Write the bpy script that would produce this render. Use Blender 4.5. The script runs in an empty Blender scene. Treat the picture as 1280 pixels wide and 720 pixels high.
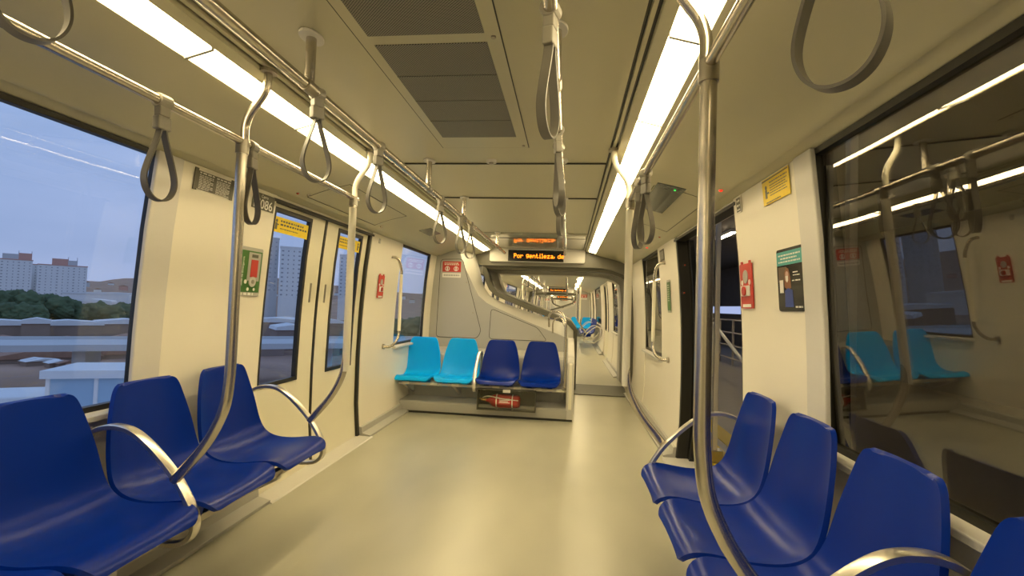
import bpy, bmesh, math, random
from mathutils import Vector, Matrix
random.seed(7)
S = bpy.context.scene
col = S.collection
R = math.radians

# ------------------------------------------------------------------ camera
cam_d = bpy.data.cameras.new('camera')
cam = bpy.data.objects.new('camera', cam_d); col.objects.link(cam)
YAW, PIT, ROL, FPX = 0.11546, 0.03436, 0.0338, 612.6
r_ = Vector((math.cos(YAW), math.sin(YAW), 0))
f_ = Vector((-math.sin(YAW)*math.cos(PIT), math.cos(YAW)*math.cos(PIT), math.sin(PIT)))
u_ = r_.cross(f_)
r2 = r_*math.cos(ROL) + u_*math.sin(ROL)
u2 = -r_*math.sin(ROL) + u_*math.cos(ROL)
M = Matrix((r2, u2, -f_)).transposed().to_4x4()
M.translation = Vector((0.4493, 0, 1.2224))
cam.matrix_world = M
cam_d.sensor_width = 36; cam_d.lens = FPX/1280*36
cam_d.clip_start = 0.02; cam_d.clip_end = 3000
S.camera = cam

# ------------------------------------------------------------------ light, sky, exposure
S.view_settings.view_transform = 'Standard'
S.view_settings.look = 'None'
S.view_settings.gamma = 1
S.view_settings.use_curve_mapping = False
S.view_settings.exposure = 0.0
STRIP = 25.5            # strength of the ceiling light strips
STRIP_COL = (1.0, 0.80, 0.45)
SKY = 1.06
world = bpy.data.worlds.new('sky'); S.world = world; world.use_nodes = True
nt = world.node_tree; nt.nodes.clear()
N = nt.nodes.new; L = nt.links.new
tc = N('ShaderNodeTexCoord'); sep = N('ShaderNodeSeparateXYZ'); L(tc.outputs['Generated'], sep.inputs[0])
mp = N('ShaderNodeMapping'); mp.inputs['Scale'].default_value = (1.2, 1.2, 4.5); L(tc.outputs['Generated'], mp.inputs[0])
nz = N('ShaderNodeTexNoise'); nz.inputs['Scale'].default_value = 2.2; nz.inputs['Detail'].default_value = 5; L(mp.outputs[0], nz.inputs['Vector'])
cr = N('ShaderNodeValToRGB')
cr.color_ramp.elements[0].position = 0.32; cr.color_ramp.elements[0].color = (0.25, 0.39, 0.72, 1)
cr.color_ramp.elements[1].position = 0.70; cr.color_ramp.elements[1].color = (0.44, 0.56, 0.92, 1)
L(nz.outputs['Fac'], cr.inputs[0])
hz = N('ShaderNodeValToRGB')
hz.color_ramp.elements[0].position = 0.0; hz.color_ramp.elements[0].color = (1, 1, 1, 1)
hz.color_ramp.elements[1].position = 0.35; hz.color_ramp.elements[1].color = (0, 0, 0, 1)
L(sep.outputs['Z'], hz.inputs[0])
mx = N('ShaderNodeMixRGB'); mx.inputs[2].default_value = (0.42, 0.47, 0.72, 1)
mul = N('ShaderNodeMath'); mul.operation = 'MULTIPLY'; mul.inputs[1].default_value = 0.7; L(hz.outputs[0], mul.inputs[0])
L(mul.outputs[0], mx.inputs[0]); L(cr.outputs[0], mx.inputs[1])
bg = N('ShaderNodeBackground'); bg.inputs['Strength'].default_value = SKY; L(mx.outputs[0], bg.inputs['Color'])
wo = N('ShaderNodeOutputWorld'); L(bg.outputs[0], wo.inputs[0])

# ------------------------------------------------------------------ materials
def mat(name, c, rough=0.5, metal=0.0, noise=0.0, nscale=20, bump=0.0, bscale=200, spec=0.5, emit=None, estr=0, coat=0):
    m = bpy.data.materials.new(name); m.use_nodes = True
    t = m.node_tree; b = t.nodes['Principled BSDF']
    b.inputs['Base Color'].default_value = (*c, 1)
    b.inputs['Roughness'].default_value = rough; b.inputs['Metallic'].default_value = metal
    b.inputs['Specular IOR Level'].default_value = spec
    b.inputs['Coat Weight'].default_value = coat
    if emit: b.inputs['Emission Color'].default_value = (*emit, 1); b.inputs['Emission Strength'].default_value = estr
    tc = t.nodes.new('ShaderNodeTexCoord')
    n = t.nodes.new('ShaderNodeTexNoise'); n.inputs['Scale'].default_value = nscale; n.inputs['Detail'].default_value = 4
    t.links.new(tc.outputs['Object'], n.inputs['Vector'])
    if noise:
        r = t.nodes.new('ShaderNodeMapRange'); r.inputs[3].default_value = 1-noise; r.inputs[4].default_value = 1+noise
        t.links.new(n.outputs['Fac'], r.inputs[0])
        v = t.nodes.new('ShaderNodeVectorMath'); v.operation = 'SCALE'; v.inputs[0].default_value = c
        t.links.new(r.outputs[0], v.inputs['Scale']); t.links.new(v.outputs[0], b.inputs['Base Color'])
    if bump:
        n2 = t.nodes.new('ShaderNodeTexNoise'); n2.inputs['Scale'].default_value = bscale
        t.links.new(tc.outputs['Object'], n2.inputs['Vector'])
        bp = t.nodes.new('ShaderNodeBump'); bp.inputs['Strength'].default_value = bump; bp.inputs['Distance'].default_value = 0.002
        t.links.new(n2.outputs['Fac'], bp.inputs['Height']); t.links.new(bp.outputs[0], b.inputs['Normal'])
    return m
X = {}
X['wall']   = mat('wall_panel', (0.80, 0.755, 0.64), 0.38, noise=0.02, nscale=3)
X['ringg']  = mat('ring_grey_panel', (0.13, 0.122, 0.09), 0.4, noise=0.05)
X['sidet']  = mat('window_side_trim', (0.62, 0.60, 0.56), 0.4, noise=0.02)
X['door']   = mat('door_panel', (0.78, 0.74, 0.58), 0.34, noise=0.02, nscale=3)
X['ceil']   = mat('ceiling_panel', (0.52, 0.49, 0.335), 0.30, noise=0.03, nscale=4)
X['cove']   = mat('cove_panel', (0.56, 0.53, 0.47), 0.34, noise=0.03, nscale=4)
X['grey']   = mat('grey_panel', (0.43, 0.42, 0.375), 0.42, noise=0.03, nscale=5)
X['greyd']  = mat('dark_grey_panel', (0.085, 0.08, 0.055), 0.5, noise=0.08, nscale=8)
X['greyl']  = mat('light_grey_trim', (0.60, 0.58, 0.53), 0.4, noise=0.02)
X['cream']  = mat('cream_coating', (0.82, 0.78, 0.64), 0.4, noise=0.02)
X['black']  = mat('black_rubber', (0.018, 0.017, 0.012), 0.45, noise=0.1)
X['blackg'] = mat('black_gloss', (0.012, 0.012, 0.011), 0.12, noise=0.1)
X['steel']  = mat('brushed_steel', (0.56, 0.52, 0.45), 0.27, 1.0, noise=0.05, nscale=60, bump=0.05)
X['steeld'] = mat('cast_steel', (0.42, 0.39, 0.33), 0.36, 1.0, noise=0.06, nscale=60)
X['alu']    = mat('armrest_aluminium', (0.74, 0.70, 0.62), 0.30, 1.0, noise=0.03, nscale=40)
X['navy']   = mat('blue_seat_plastic', (0.0005, 0.020, 0.235), 0.30, spec=0.18, noise=0.05, nscale=6, bump=0.08, bscale=500)
X['cyan']   = mat('cyan_seat_plastic', (0.001, 0.40, 0.95), 0.34, spec=0.18, noise=0.05, nscale=6, bump=0.08, bscale=500)
X['strap']  = mat('strap_webbing', (0.16, 0.15, 0.125), 0.45, noise=0.08, nscale=80)
X['strapc'] = mat('strap_clamp', (0.30, 0.28, 0.23), 0.4, noise=0.05)
X['red']    = mat('red_sticker', (0.55, 0.05, 0.035), 0.45, noise=0.03)
X['redp']   = mat('red_paint', (0.50, 0.025, 0.015), 0.28, noise=0.03)
X['yellow'] = mat('yellow_sticker', (0.85, 0.62, 0.01), 0.45, noise=0.02)
X['green']  = mat('green_sticker', (0.055, 0.17, 0.03), 0.4, noise=0.06)
X['olive']  = mat('olive_sign', (0.10, 0.095, 0.065), 0.45, noise=0.04)
X['white']  = mat('white_print', (0.80, 0.78, 0.72), 0.5, noise=0.02)
X['teal']   = mat('teal_print', (0.06, 0.36, 0.34), 0.4, noise=0.05)
X['skin']   = mat('print_skin', (0.62, 0.42, 0.33), 0.5, noise=0.03)
X['hairp']  = mat('print_hair', (0.25, 0.10, 0.04), 0.5, noise=0.1)
X['bluep']  = mat('print_blue', (0.03, 0.06, 0.28), 0.4, noise=0.05)
X['brownp'] = mat('print_brown', (0.12, 0.08, 0.05), 0.5, noise=0.1)
X['led']    = mat('orange_led', (0.8, 0.15, 0.01), 0.5, emit=(1.0, 0.20, 0.008), estr=5.0)
X['redled'] = mat('red_lamp', (0.6, 0.02, 0.01), 0.3, emit=(1.0, 0.03, 0.01), estr=1.5)
X['redoff'] = mat('red_lamp_off', (0.5, 0.06, 0.02), 0.3)
X['grnled'] = mat('green_lamp', (0.02, 0.5, 0.05), 0.3, emit=(0.05, 1.0, 0.15), estr=0.8)
X['screen'] = mat('dim_screen', (0.10, 0.11, 0.10), 0.15, noise=0.15, nscale=30)
X['light']  = mat('light_diffuser', (0.9, 0.9, 0.85), 0.5, emit=STRIP_COL, estr=STRIP)
X['brass']  = mat('brass_valve', (0.5, 0.34, 0.12), 0.3, 1.0, noise=0.05)

# vinyl floor: soft cloudy variation, satin gloss
def floor_mat():
    m = mat('vinyl_floor', (0.44, 0.425, 0.325), 0.24)
    t = m.node_tree; b = t.nodes['Principled BSDF']
    tc = t.nodes.new('ShaderNodeTexCoord')
    mp = t.nodes.new('ShaderNodeMapping'); mp.inputs['Scale'].default_value = (1.6, 0.7, 0.0); mp.inputs['Location'].default_value = (3.1, 7.7, 0.37)
    t.links.new(tc.outputs['Object'], mp.inputs[0])
    n = t.nodes.new('ShaderNodeTexNoise'); n.inputs['Scale'].default_value = 1.6; n.inputs['Detail'].default_value = 2
    t.links.new(mp.outputs[0], n.inputs['Vector'])
    r = t.nodes.new('ShaderNodeMapRange'); r.inputs[1].default_value = 0.25; r.inputs[2].default_value = 0.75; r.inputs[3].default_value = 0.84; r.inputs[4].default_value = 1.10
    t.links.new(n.outputs['Fac'], r.inputs[0])
    v = t.nodes.new('ShaderNodeVectorMath'); v.operation = 'SCALE'; v.inputs[0].default_value = (0.44, 0.425, 0.325)
    t.links.new(r.outputs[0], v.inputs['Scale']); t.links.new(v.outputs[0], b.inputs['Base Color'])
    r2 = t.nodes.new('ShaderNodeMapRange'); r2.inputs[1].default_value = 0.25; r2.inputs[2].default_value = 0.75; r2.inputs[3].default_value = 0.285; r2.inputs[4].default_value = 0.34
    t.links.new(n.outputs['Fac'], r2.inputs[0]); t.links.new(r2.outputs[0], b.inputs['Roughness'])
    return m
X['floor'] = floor_mat()

def grille_mat():
    m = mat('perforated_grille', (0.2, 0.18, 0.13), 0.5)
    t = m.node_tree; b = t.nodes['Principled BSDF']
    tc = t.nodes.new('ShaderNodeTexCoord')
    mp = t.nodes.new('ShaderNodeMapping'); mp.inputs['Rotation'].default_value = (0, 0, R(45)); mp.inputs['Scale'].default_value = (150, 150, 1)
    t.links.new(tc.outputs['Object'], mp.inputs[0])
    v = t.nodes.new('ShaderNodeTexVoronoi'); v.voronoi_dimensions = '2D'; v.inputs['Scale'].default_value = 1; v.inputs['Randomness'].default_value = 0
    t.links.new(mp.outputs[0], v.inputs['Vector'])
    r = t.nodes.new('ShaderNodeValToRGB')
    r.color_ramp.elements[0].position = 0.30; r.color_ramp.elements[0].color = (0.02, 0.018, 0.013, 1)
    r.color_ramp.elements[1].position = 0.40; r.color_ramp.elements[1].color = (0.25, 0.235, 0.19, 1)
    t.links.new(v.outputs['Distance'], r.inputs[0]); t.links.new(r.outputs[0], b.inputs['Base Color'])
    return m
X['grille'] = grille_mat()

def glass_mat(name, tint=(0.93, 0.96, 0.96), ior=1.75):
    m = bpy.data.materials.new(name); m.use_nodes = True
    t = m.node_tree; t.nodes.clear()
    lw = t.nodes.new('ShaderNodeLayerWeight'); lw.inputs['Blend'].default_value = 0.5
    pw = t.nodes.new('ShaderNodeMath'); pw.operation = 'POWER'; pw.inputs[1].default_value = 5; t.links.new(lw.outputs['Facing'], pw.inputs[0])
    F0 = ((ior-1)/(ior+1))**2
    fr = t.nodes.new('ShaderNodeMapRange'); fr.inputs[3].default_value = F0; fr.inputs[4].default_value = 0.9; t.links.new(pw.outputs[0], fr.inputs[0])
    tr = t.nodes.new('ShaderNodeBsdfTransparent'); tr.inputs[0].default_value = (*tint, 1)
    gl = t.nodes.new('ShaderNodeBsdfGlossy'); gl.inputs['Roughness'].default_value = 0.0
    n = t.nodes.new('ShaderNodeTexNoise'); n.inputs['Scale'].default_value = 1.1
    tc = t.nodes.new('ShaderNodeTexCoord'); t.links.new(tc.outputs['Object'], n.inputs['Vector'])
    bp = t.nodes.new('ShaderNodeBump'); bp.inputs['Strength'].default_value = 0.02; bp.inputs['Distance'].default_value = 0.1
    t.links.new(n.outputs['Fac'], bp.inputs['Height']); t.links.new(bp.outputs[0], gl.inputs['Normal'])
    mix = t.nodes.new('ShaderNodeMixShader'); o = t.nodes.new('ShaderNodeOutputMaterial')
    t.links.new(fr.outputs[0], mix.inputs[0]); t.links.new(tr.outputs[0], mix.inputs[1]); t.links.new(gl.outputs[0], mix.inputs[2])
    t.links.new(mix.outputs[0], o.inputs[0])
    return m
X['glass'] = glass_mat('window_glass', ior=1.45)
X['glassr'] = glass_mat('tinted_window_glass', (0.70, 0.67, 0.58), 2.05)
X['clear'] = glass_mat('clear_plastic', (0.88, 0.88, 0.84), 1.35)

# ------------------------------------------------------------------ mesh helpers
def tag(o, label=None, cat=None, group=None, kind=None):
    if label: o['label'] = label
    if cat: o['category'] = cat
    if group: o['group'] = group
    if kind: o['kind'] = kind
    return o
def empty(name, loc=(0,0,0), rz=0, parent=None):
    o = bpy.data.objects.new(name, None); col.objects.link(o); o.location = loc; o.rotation_euler = (0,0,rz)
    o.empty_display_size = 0.05
    if parent: o.parent = parent
    return o
class MB:
    def __init__(s): s.v = []; s.f = []
    def add(s, vs, fs):
        b = len(s.v); s.v += [Vector(v) for v in vs]; s.f += [tuple(b+i for i in f) for f in fs]; return s
    def box(s, a, b, mtx=None):
        x0,y0,z0 = a; x1,y1,z1 = b
        vs = [Vector(p) for p in ((x0,y0,z0),(x1,y0,z0),(x1,y1,z0),(x0,y1,z0),(x0,y0,z1),(x1,y0,z1),(x1,y1,z1),(x0,y1,z1))]
        if mtx: vs = [mtx @ v for v in vs]
        return s.add(vs, [(0,3,2,1),(4,5,6,7),(0,1,5,4),(1,2,6,5),(2,3,7,6),(3,0,4,7)])
    def grid(s, rows, close=False):       # rows of points -> quad sheet
        b = len(s.v); n = len(rows[0])
        for r in rows: s.v += [Vector(p) for p in r]
        for i in range(len(rows)-1):
            for j in range(n if close else n-1):
                k = (j+1) % n
                s.f.append((b+i*n+j, b+i*n+k, b+(i+1)*n+k, b+(i+1)*n+j))
        return s
    def loft(s, rings, cap=True):
        b = len(s.v); n = len(rings[0]); s.grid(rings, True)
        if cap:
            s.f.append(tuple(b+j for j in range(n))[::-1]); k = b+(len(rings)-1)*n; s.f.append(tuple(k+j for j in range(n)))
        return s
    def sweep(s, pts, prof, up=(0,1,0), cap=True, closed=False):
        pts = [Vector(p) for p in pts]; up = Vector(up); rings = []
        for i, p in enumerate(pts):
            a = pts[i-1] if (i or closed) else p; c = pts[(i+1) % len(pts)] if (i < len(pts)-1 or closed) else p
            t = (c-a).normalized(); uu = up if abs(t.dot(up)) < 0.98 else Vector((1,0,0))
            nrm = uu.cross(t).normalized(); bn = t.cross(nrm).normalized()
            rings.append([p + nrm*q[0] + bn*q[1] for q in prof])
        if closed: rings.append(rings[0]); cap = False
        return s.loft(rings, cap)
    def tube(s, pts, r, n=14, up=(0,1,0), cap=True):
        return s.sweep(pts, [(r*math.cos(2*math.pi*k/n), r*math.sin(2*math.pi*k/n)) for k in range(n)], up, cap)
    def disc(s, c, axis, r, h, n=20):
        c = Vector(c); a = Vector(axis).normalized()
        return s.tube([c, c+a*h], r, n, up=(0,1,0) if abs(a.y) < 0.9 else (1,0,0))
    def prism(s, poly, axis, a0, a1):     # poly in the plane perpendicular to axis
        def P(q, a): return {'x': (a, q[0], q[1]), 'y': (q[0], a, q[1]), 'z': (q[0], q[1], a)}[axis]
        return s.loft([[P(q, a0) for q in poly], [P(q, a1) for q in poly]])
    def build(s, name, m, parent=None, smooth=False, bevel=0, loc=None, angle=40, mods=()):
        me = bpy.data.meshes.new(name); me.from_pydata([tuple(v) for v in s.v], [], s.f)
        bm = bmesh.new(); bm.from_mesh(me); bmesh.ops.remove_doubles(bm, verts=bm.verts, dist=1e-6)
        bmesh.ops.recalc_face_normals(bm, faces=bm.faces); bm.to_mesh(me); bm.free()
        me.materials.append(m)
        o = bpy.data.objects.new(name, me); col.objects.link(o)
        if parent: o.parent = parent
        if loc: o.location = loc
        if smooth:
            me.polygons.foreach_set('use_smooth', [True]*len(me.polygons))
            me.set_sharp_from_angle(angle=R(angle))
        if bevel:
            md = o.modifiers.new('bevel', 'BEVEL'); md.width = bevel; md.segments = 2; md.limit_method = 'ANGLE'
        return o
def spline(pts, n=8):
    pts = [Vector(p) for p in pts]; out = []
    for i in range(len(pts)-1):
        p0 = pts[max(i-1,0)]; p1 = pts[i]; p2 = pts[i+1]; p3 = pts[min(i+2,len(pts)-1)]
        for k in range(n):
            t = k/n
            out.append(0.5*((2*p1)+(p2-p0)*t+(2*p0-5*p1+4*p2-p3)*t*t+(3*p1-p0-3*p2+p3)*t**3))
    out.append(pts[-1]); return out
def interp(tab, x):
    if x <= tab[0][0]: return tab[0][1]
    for (a, va), (b, vb) in zip(tab, tab[1:]):
        if x <= b: return va + (vb-va)*(x-a)/(b-a)
    return tab[-1][1]
def copy_tree(o, parent=None):
    c = o.copy(); col.objects.link(c)
    if parent is not None: c.parent = parent
    for ch in list(o.children): copy_tree(ch, c)
    return c
def flat_text(name, txt, size, m, parent, mtx, align='CENTER', depth=0.0006):
    cu = bpy.data.curves.new('t', 'FONT'); cu.body = txt; cu.size = size; cu.align_x = align; cu.align_y = 'CENTER'; cu.extrude = depth; cu.resolution_u = 3
    ob = bpy.data.objects.new('t', cu); me = bpy.data.meshes.new_from_object(ob)
    bpy.data.objects.remove(ob); bpy.data.curves.remove(cu)
    me.materials.clear(); me.materials.append(m)
    o = bpy.data.objects.new(name, me); col.objects.link(o)
    if parent: o.parent = parent
    o.matrix_local = mtx
    return o

# ------------------------------------------------------------------ dimensions of the car
WT = [(0,1.375),(0.3,1.40),(0.7,1.405),(1.12,1.395),(1.5,1.37),(1.83,1.335),(2.1,1.29)]
W = lambda z: interp(WT, z)
ZS = [0,0.15,0.3,0.45,0.6,0.74,0.9,1.05,1.2,1.35,1.5,1.62,1.74,1.83]
Y_END = 6.4          # face of the end cabinet wall
Y_RING = 7.2         # face of the gangway ring
PERIOD = 15.0
def wall_slab(mb, s, y0, y1, z0, z1, off=0.0, th=0.05):
    zs = [z0] + [z for z in ZS if z0+1e-3 < z < z1-1e-3] + [z1]
    inn = [[(s*(W(z)+off), y, z) for z in zs] for y in (y0, y1)]
    out = [[(s*(W(z)+off+th), y, z) for z in zs[::-1]] for y in (y0, y1)]
    mb.loft([inn[0]+out[0], inn[1]+out[1]])
    return mb
def sheet(mb, s, y0, y1, z0, z1, off, n=8):
    zs = [z0+(z1-z0)*i/n for i in range(n+1)]
    return mb.grid([[(s*(W(z)+off), y0, z) for z in zs], [(s*(W(z)+off), y1, z) for z in zs]])
def frame_slab(mb, s, y0, y1, z0, z1, w, off, th):
    wall_slab(mb, s, y0, y0+w, z0, z1, off, th); wall_slab(mb, s, y1-w, y1, z0, z1, off, th)
    wall_slab(mb, s, y0+w, y1-w, z0, z0+w, off, th); wall_slab(mb, s, y0+w, y1-w, z1-w, z1, off, th)
    return mb

# window and door openings along one side (y0, y1)
WIN_A = (-0.95, 1.93); DOOR = (2.77, 4.24); WIN_B = (5.06, 6.14)
ZW0, ZW1 = 0.745, 1.835
CEIL = [(0,2.06),(0.642,2.06),(0.643,2.085),(0.654,2.085),(0.655,2.053),(0.668,2.051),(0.669,2.078),(0.680,2.078),(0.681,2.036),(0.716,2.019),
        (0.717,2.034),(0.815,2.024),(0.816,1.992),(0.87,1.972),(0.98,1.948),(1.08,1.925),(1.17,1.896),(1.242,1.868),(1.262,1.856),(1.276,1.853),(1.284,1.862),(1.335,1.838),(1.40,1.838)]

def car_shell(y0, y1, wins, doors, open_right, first):
    """room shell of one car between y0 and y1"""
    tag(MB().box((-1.42, y0, -0.06), (1.42, y1, 0)).build('floor', X['floor']), kind='structure')
    prof = [(-x, z) for x, z in CEIL[::-1]] + CEIL[1:]
    up = [(1.42, 2.16), (-1.42, 2.16)]
    tag(MB().prism(prof+up, 'y', y0, y1).build('ceiling', X['ceil'], smooth=True, angle=25), kind='structure')
    for s, side in ((-1, 'left'), (1, 'right')):
        mb = MB(); cuts = sorted(wins + doors); y = y0
        for c in cuts:
            wall_slab(mb, s, y, c[0], 0, 1.838, -0.012); y = c[1]
            if c in wins: wall_slab(mb, s, c[0], c[1], 0, ZW0, -0.004)
        wall_slab(mb, s, y, y1, 0, 1.838, -0.012)
        for c in doors: wall_slab(mb, s, c[0], c[1], 1.815, 1.838, 0.0, 0.10)
        tag(mb.build('wall_'+side, X['wall'], smooth=True, angle=30, bevel=0.004), kind='structure')
        # skirting under the wall
        mb = MB(); y = y0
        for c in doors + [(y1, y1)]:
            mb.prism([(s*1.27, 0), (s*1.27, 0.018), (s*1.345, 0.035), (s*1.35, 0.085), (s*1.375, 0.09), (s*1.40, 0)], 'y', y, c[0]); y = c[1]
        tag(mb.build('baseboard_'+side, X['grey'], bevel=0.002), kind='structure')

car_shell(-2.6, Y_RING, [WIN_A, WIN_B], [DOOR], True, True)
tag(MB().box((-1.45, -2.66, 0), (1.45, -2.6, 2.1)).build('wall_back', X['grey']), kind='structure')

# header seals above the doors, thin dark line of the ceiling joints
for s, side in ((-1, 'left'), (1, 'right')):
    tag(wall_slab(MB(), s, 2.74, 4.27, 1.800, 1.818, -0.016, 0.08).build('trim_'+('1' if s < 0 else '2'), X['black']), kind='structure')
def ceiling_seams(ys, num):
    mb = MB()
    for y in ys: mb.box((-0.642, y-0.004, 2.052), (0.642, y+0.004, 2.0615))
    tag(mb.build('trim_%d' % num, X['black']), kind='structure')
ceiling_seams([-1.6, -0.35, 2.85, 3.78, 6.04], 3)
for sgn, nn in ((-1, 4), (1, 14)):  # black strips stand in for the shade inside the long ceiling grooves
    tag(MB().box((sgn*0.643 if sgn > 0 else -0.654, -2.6, 2.068), (0.654 if sgn > 0 else -0.643, Y_RING, 2.084)).box((sgn*0.669 if sgn > 0 else -0.680, -2.6, 2.058), (0.680 if sgn > 0 else -0.669, Y_RING, 2.077)).build('trim_%d' % nn, X['black']), kind='structure')

# ------------------------------------------------------------------ windows
wn = 0
def window(s, y0, y1, glass, z0=ZW0, z1=ZW1):
    global wn; wn += 1
    w = tag(empty('window_%d' % wn, (s*1.4, (y0+y1)/2, z0)), kind='structure')
    inv = Matrix.Translation(-w.location)
    def b(mb, *a, **k):
        mb.v = [inv @ v for v in mb.v]; return mb.build(*a, parent=w, **k)
    b(frame_slab(MB(), s, y0, y1, z0, z1, 0.022, -0.002, 0.030), 'window_gasket', X['black'], bevel=0.005)
    gp = [(s*(W(z0)+0.012), z0+0.012), (s*(W(z1)+0.022), z1-0.012), (s*(W(z1)+0.028), z1-0.012), (s*(W(z0)+0.018), z0+0.012)]
    b(MB().prism(gp, 'y', y0+0.012, y1-0.012), 'glass_pane', glass)
    sl = MB(); sl.prism([(s*(W(z0)-0.05), z0-0.03), (s*(W(z0)-0.05), z0-0.006), (s*(W(z0)+0.03), z0+0.004), (s*(W(z0)+0.03), z0-0.03)], 'y', y0-0.02, y1+0.02)
    b(sl, 'window_sill', X['greyl'], bevel=0.004)
    return w
window(-1, *WIN_A, X['glass']); window(-1, *WIN_B, X['glass'])
window(1, *WIN_A, X['glassr']); window(1, *WIN_B, X['glassr'])

# ------------------------------------------------------------------ left sliding doors (closed)
dn = 0
def door_leaf(s, y0, y1, wy0, wy1, handle_y, off=0.018, glass=X['glass']):
    global dn; dn += 1
    d = tag(empty('door_%d' % dn, (s*1.4, (y0+y1)/2, 0.0)), kind='structure')
    inv = Matrix.Translation(-d.location)
    def b(mb, *a, **k):
        mb.v = [inv @ v for v in mb.v]; return mb.build(*a, parent=d, **k)
    z0, z1 = 0.655, 1.775
    mb = MB()
    wall_slab(mb, s, y0, wy0, 0.012, 1.80, off, 0.035); wall_slab(mb, s, wy1, y1, 0.012, 1.80, off, 0.035)
    wall_slab(mb, s, wy0, wy1, 0.012, z0, off, 0.035); wall_slab(mb, s, wy0, wy1, z1, 1.80, off, 0.035)
    b(mb, 'door_leaf', X['door'], bevel=0.003)
    b(frame_slab(MB(), s, wy0-0.004, wy1+0.004, z0-0.004, z1+0.004, 0.026, off-0.006, 0.03), 'window_gasket', X['black'], bevel=0.005)
    b(wall_slab(MB(), s, wy0+0.02, wy1-0.02, z0+0.02, z1-0.02, off+0.01, 0.006), 'glass_pane', glass, smooth=True)
    h = MB(); wall_slab(h, s, handle_y-0.012, handle_y+0.012, 1.19, 1.33, off-0.003, 0.01)
    hh = b(h, 'handle_recess', X['steeld'], bevel=0.003)
    return d
door_leaf(-1, 2.70, 3.435, 2.80, 3.245, 3.345)
door_leaf(-1, 3.465, 4.27, 3.655, 4.10, 3.56)
tag(wall_slab(MB(), -1, 3.435, 3.465, 0.012, 1.80, 0.012, 0.04).build('trim_5', X['black'], bevel=0.003), kind='structure')
tag(wall_slab(MB(), -1, 4.205, 4.255, 0.012, 1.815, -0.006, 0.03).build('trim_6', X['black'], bevel=0.003), kind='structure')
# door sills
tag(MB().prism([(-1.25,0),(-1.26,0.008),(-1.42,0.012),(-1.42,0)], 'y', 2.76, 4.26).build('trim_7', X['greyl'], bevel=0.002), kind='structure')
tag(MB().prism([(1.25,0),(1.26,0.008),(1.50,0.012),(1.50,-0.05),(1.42,-0.06)], 'y', 2.78, 4.22).build('trim_8', X['greyl'], bevel=0.002), kind='structure')
# open door: far and near jamb with the black edge of the leaf slid outside
for yy, nn in ((4.205, 9), (2.745, 10)):
    mb = MB(); wall_slab(mb, 1, yy, yy+0.045, 0.0, 1.83, -0.008, 0.115)
    tag(mb.build('trim_%d' % nn, X['black'], bevel=0.004), kind='structure')
def slid_leaf(y0, y1):
    global dn; dn += 1
    d = tag(empty('door_%d' % dn, (1.5, (y0+y1)/2, 0)), kind='structure'); inv = Matrix.Translation(-d.location)
    mb = wall_slab(MB(), 1, y0, y1, 0.012, 1.80, 0.075, 0.04); mb.v = [inv @ v for v in mb.v]; mb.build('door_leaf', X['blackg'], parent=d, bevel=0.003)
slid_leaf(4.13, 4.98); slid_leaf(1.99, 2.83)
# white edge trim right beside the near windows
for s, k in ((-1, 11), (1, 12)):
    tag(wall_slab(MB(), s, 1.895, 2.035, 0.70, 1.836, -0.022, 0.02).build('trim_%d' % k, X['sidet'], bevel=0.009), kind='structure')

# ------------------------------------------------------------------ ceiling lights
strip_proto = None
def light_strip(s, y0, y1, label, group):
    t = tag(empty('ceiling_light', (s*0.766, (y0+y1)/2, 2.03)), label, 'light', group)
    h = (y1-y0)/2
    mb = MB().prism([(-0.047*s,0.0),(-0.045*s,-0.012),(0.044*s,-0.036),(0.047*s,-0.010)], 'y', -h+0.004, h-0.004)
    mb.build('light_diffuser', X['light'], parent=t, bevel=0.003)
    mb = MB().prism([(-0.050*s,0.0),(-0.049*s,-0.018),(0.047*s,-0.044),(0.049*s,-0.010)], 'y', h-0.006, h+0.006); mb.build('end_joint', X['grey'], parent=t)
    return t
ys = [-2.55, -1.79, -1.145, -0.50, 0.145, 0.79, 1.435, 2.08, 3.10, 4.12, 5.14, 6.10, 7.05]
names = ['behind the viewer']*4 + ['nearest the viewer', 'above the near window', 'just before the front pole', 'from the front pole toward the door', 'above the near door leaf', 'above the far door leaf', 'beyond the doors', 'above the far window', 'nearest the gangway']
for s, side in ((-1, 'left'), (1, 'right')):
    for i in range(len(ys)-1):
        light_strip(s, ys[i], ys[i+1], 'white light panel in the %s ceiling strip, %s' % (side, ['farthest back behind the viewer', 'second from the back wall', 'third from the back wall', 'overhead at the viewer position', 'nearest segment in view at the frame edge', 'short segment above the near window', 'short segment by the first curved pole', 'level with the first door edge', 'segment above the middle of the doors', 'segment past the doors', 'segment above the far side window', 'last segment before the gangway'][i]), side+' ceiling light strip')

# ------------------------------------------------------------------ air grille in the ceiling
g = tag(empty('air_vent_panel', (-0.01, 1.2, 2.06)), 'large grey ceiling air vent panel with perforated dark grilles', 'vent')
fr = MB().box((-0.235,-1.60,-0.004),(0.225,1.355,0.0)); fr.build('panel_frame', X['ceil'], parent=g)
ol = MB()
ol.box((-0.239,-1.60,-0.003),(-0.235,1.36,0.001)).box((0.225,-1.60,-0.003),(0.229,1.36,0.001)).box((-0.239,1.355,-0.003),(0.229,1.359,0.001))
ol.build('panel_gap', X['black'], parent=g)
for a, b in ((0.31, 1.185), (-0.62, 0.255), (-1.5, -0.68)):
    gg = MB().box((-0.195,a,-0.0065),(0.178,b,-0.003)).build('grille', X['grille'], parent=g)
    for k in (1,2,3):
        y = a+(b-a)*k/4; MB().box((-0.195,y-0.003,-0.008),(0.178,y+0.003,-0.006)).build('grille_rib', X['ringg'], parent=gg)
for y in (0.28, 1.32, -0.64):
    MB().disc((0.203,y,-0.0095),(0,0,1),0.008,0.006,12).build('screw', X['steeld'], parent=g)
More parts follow.
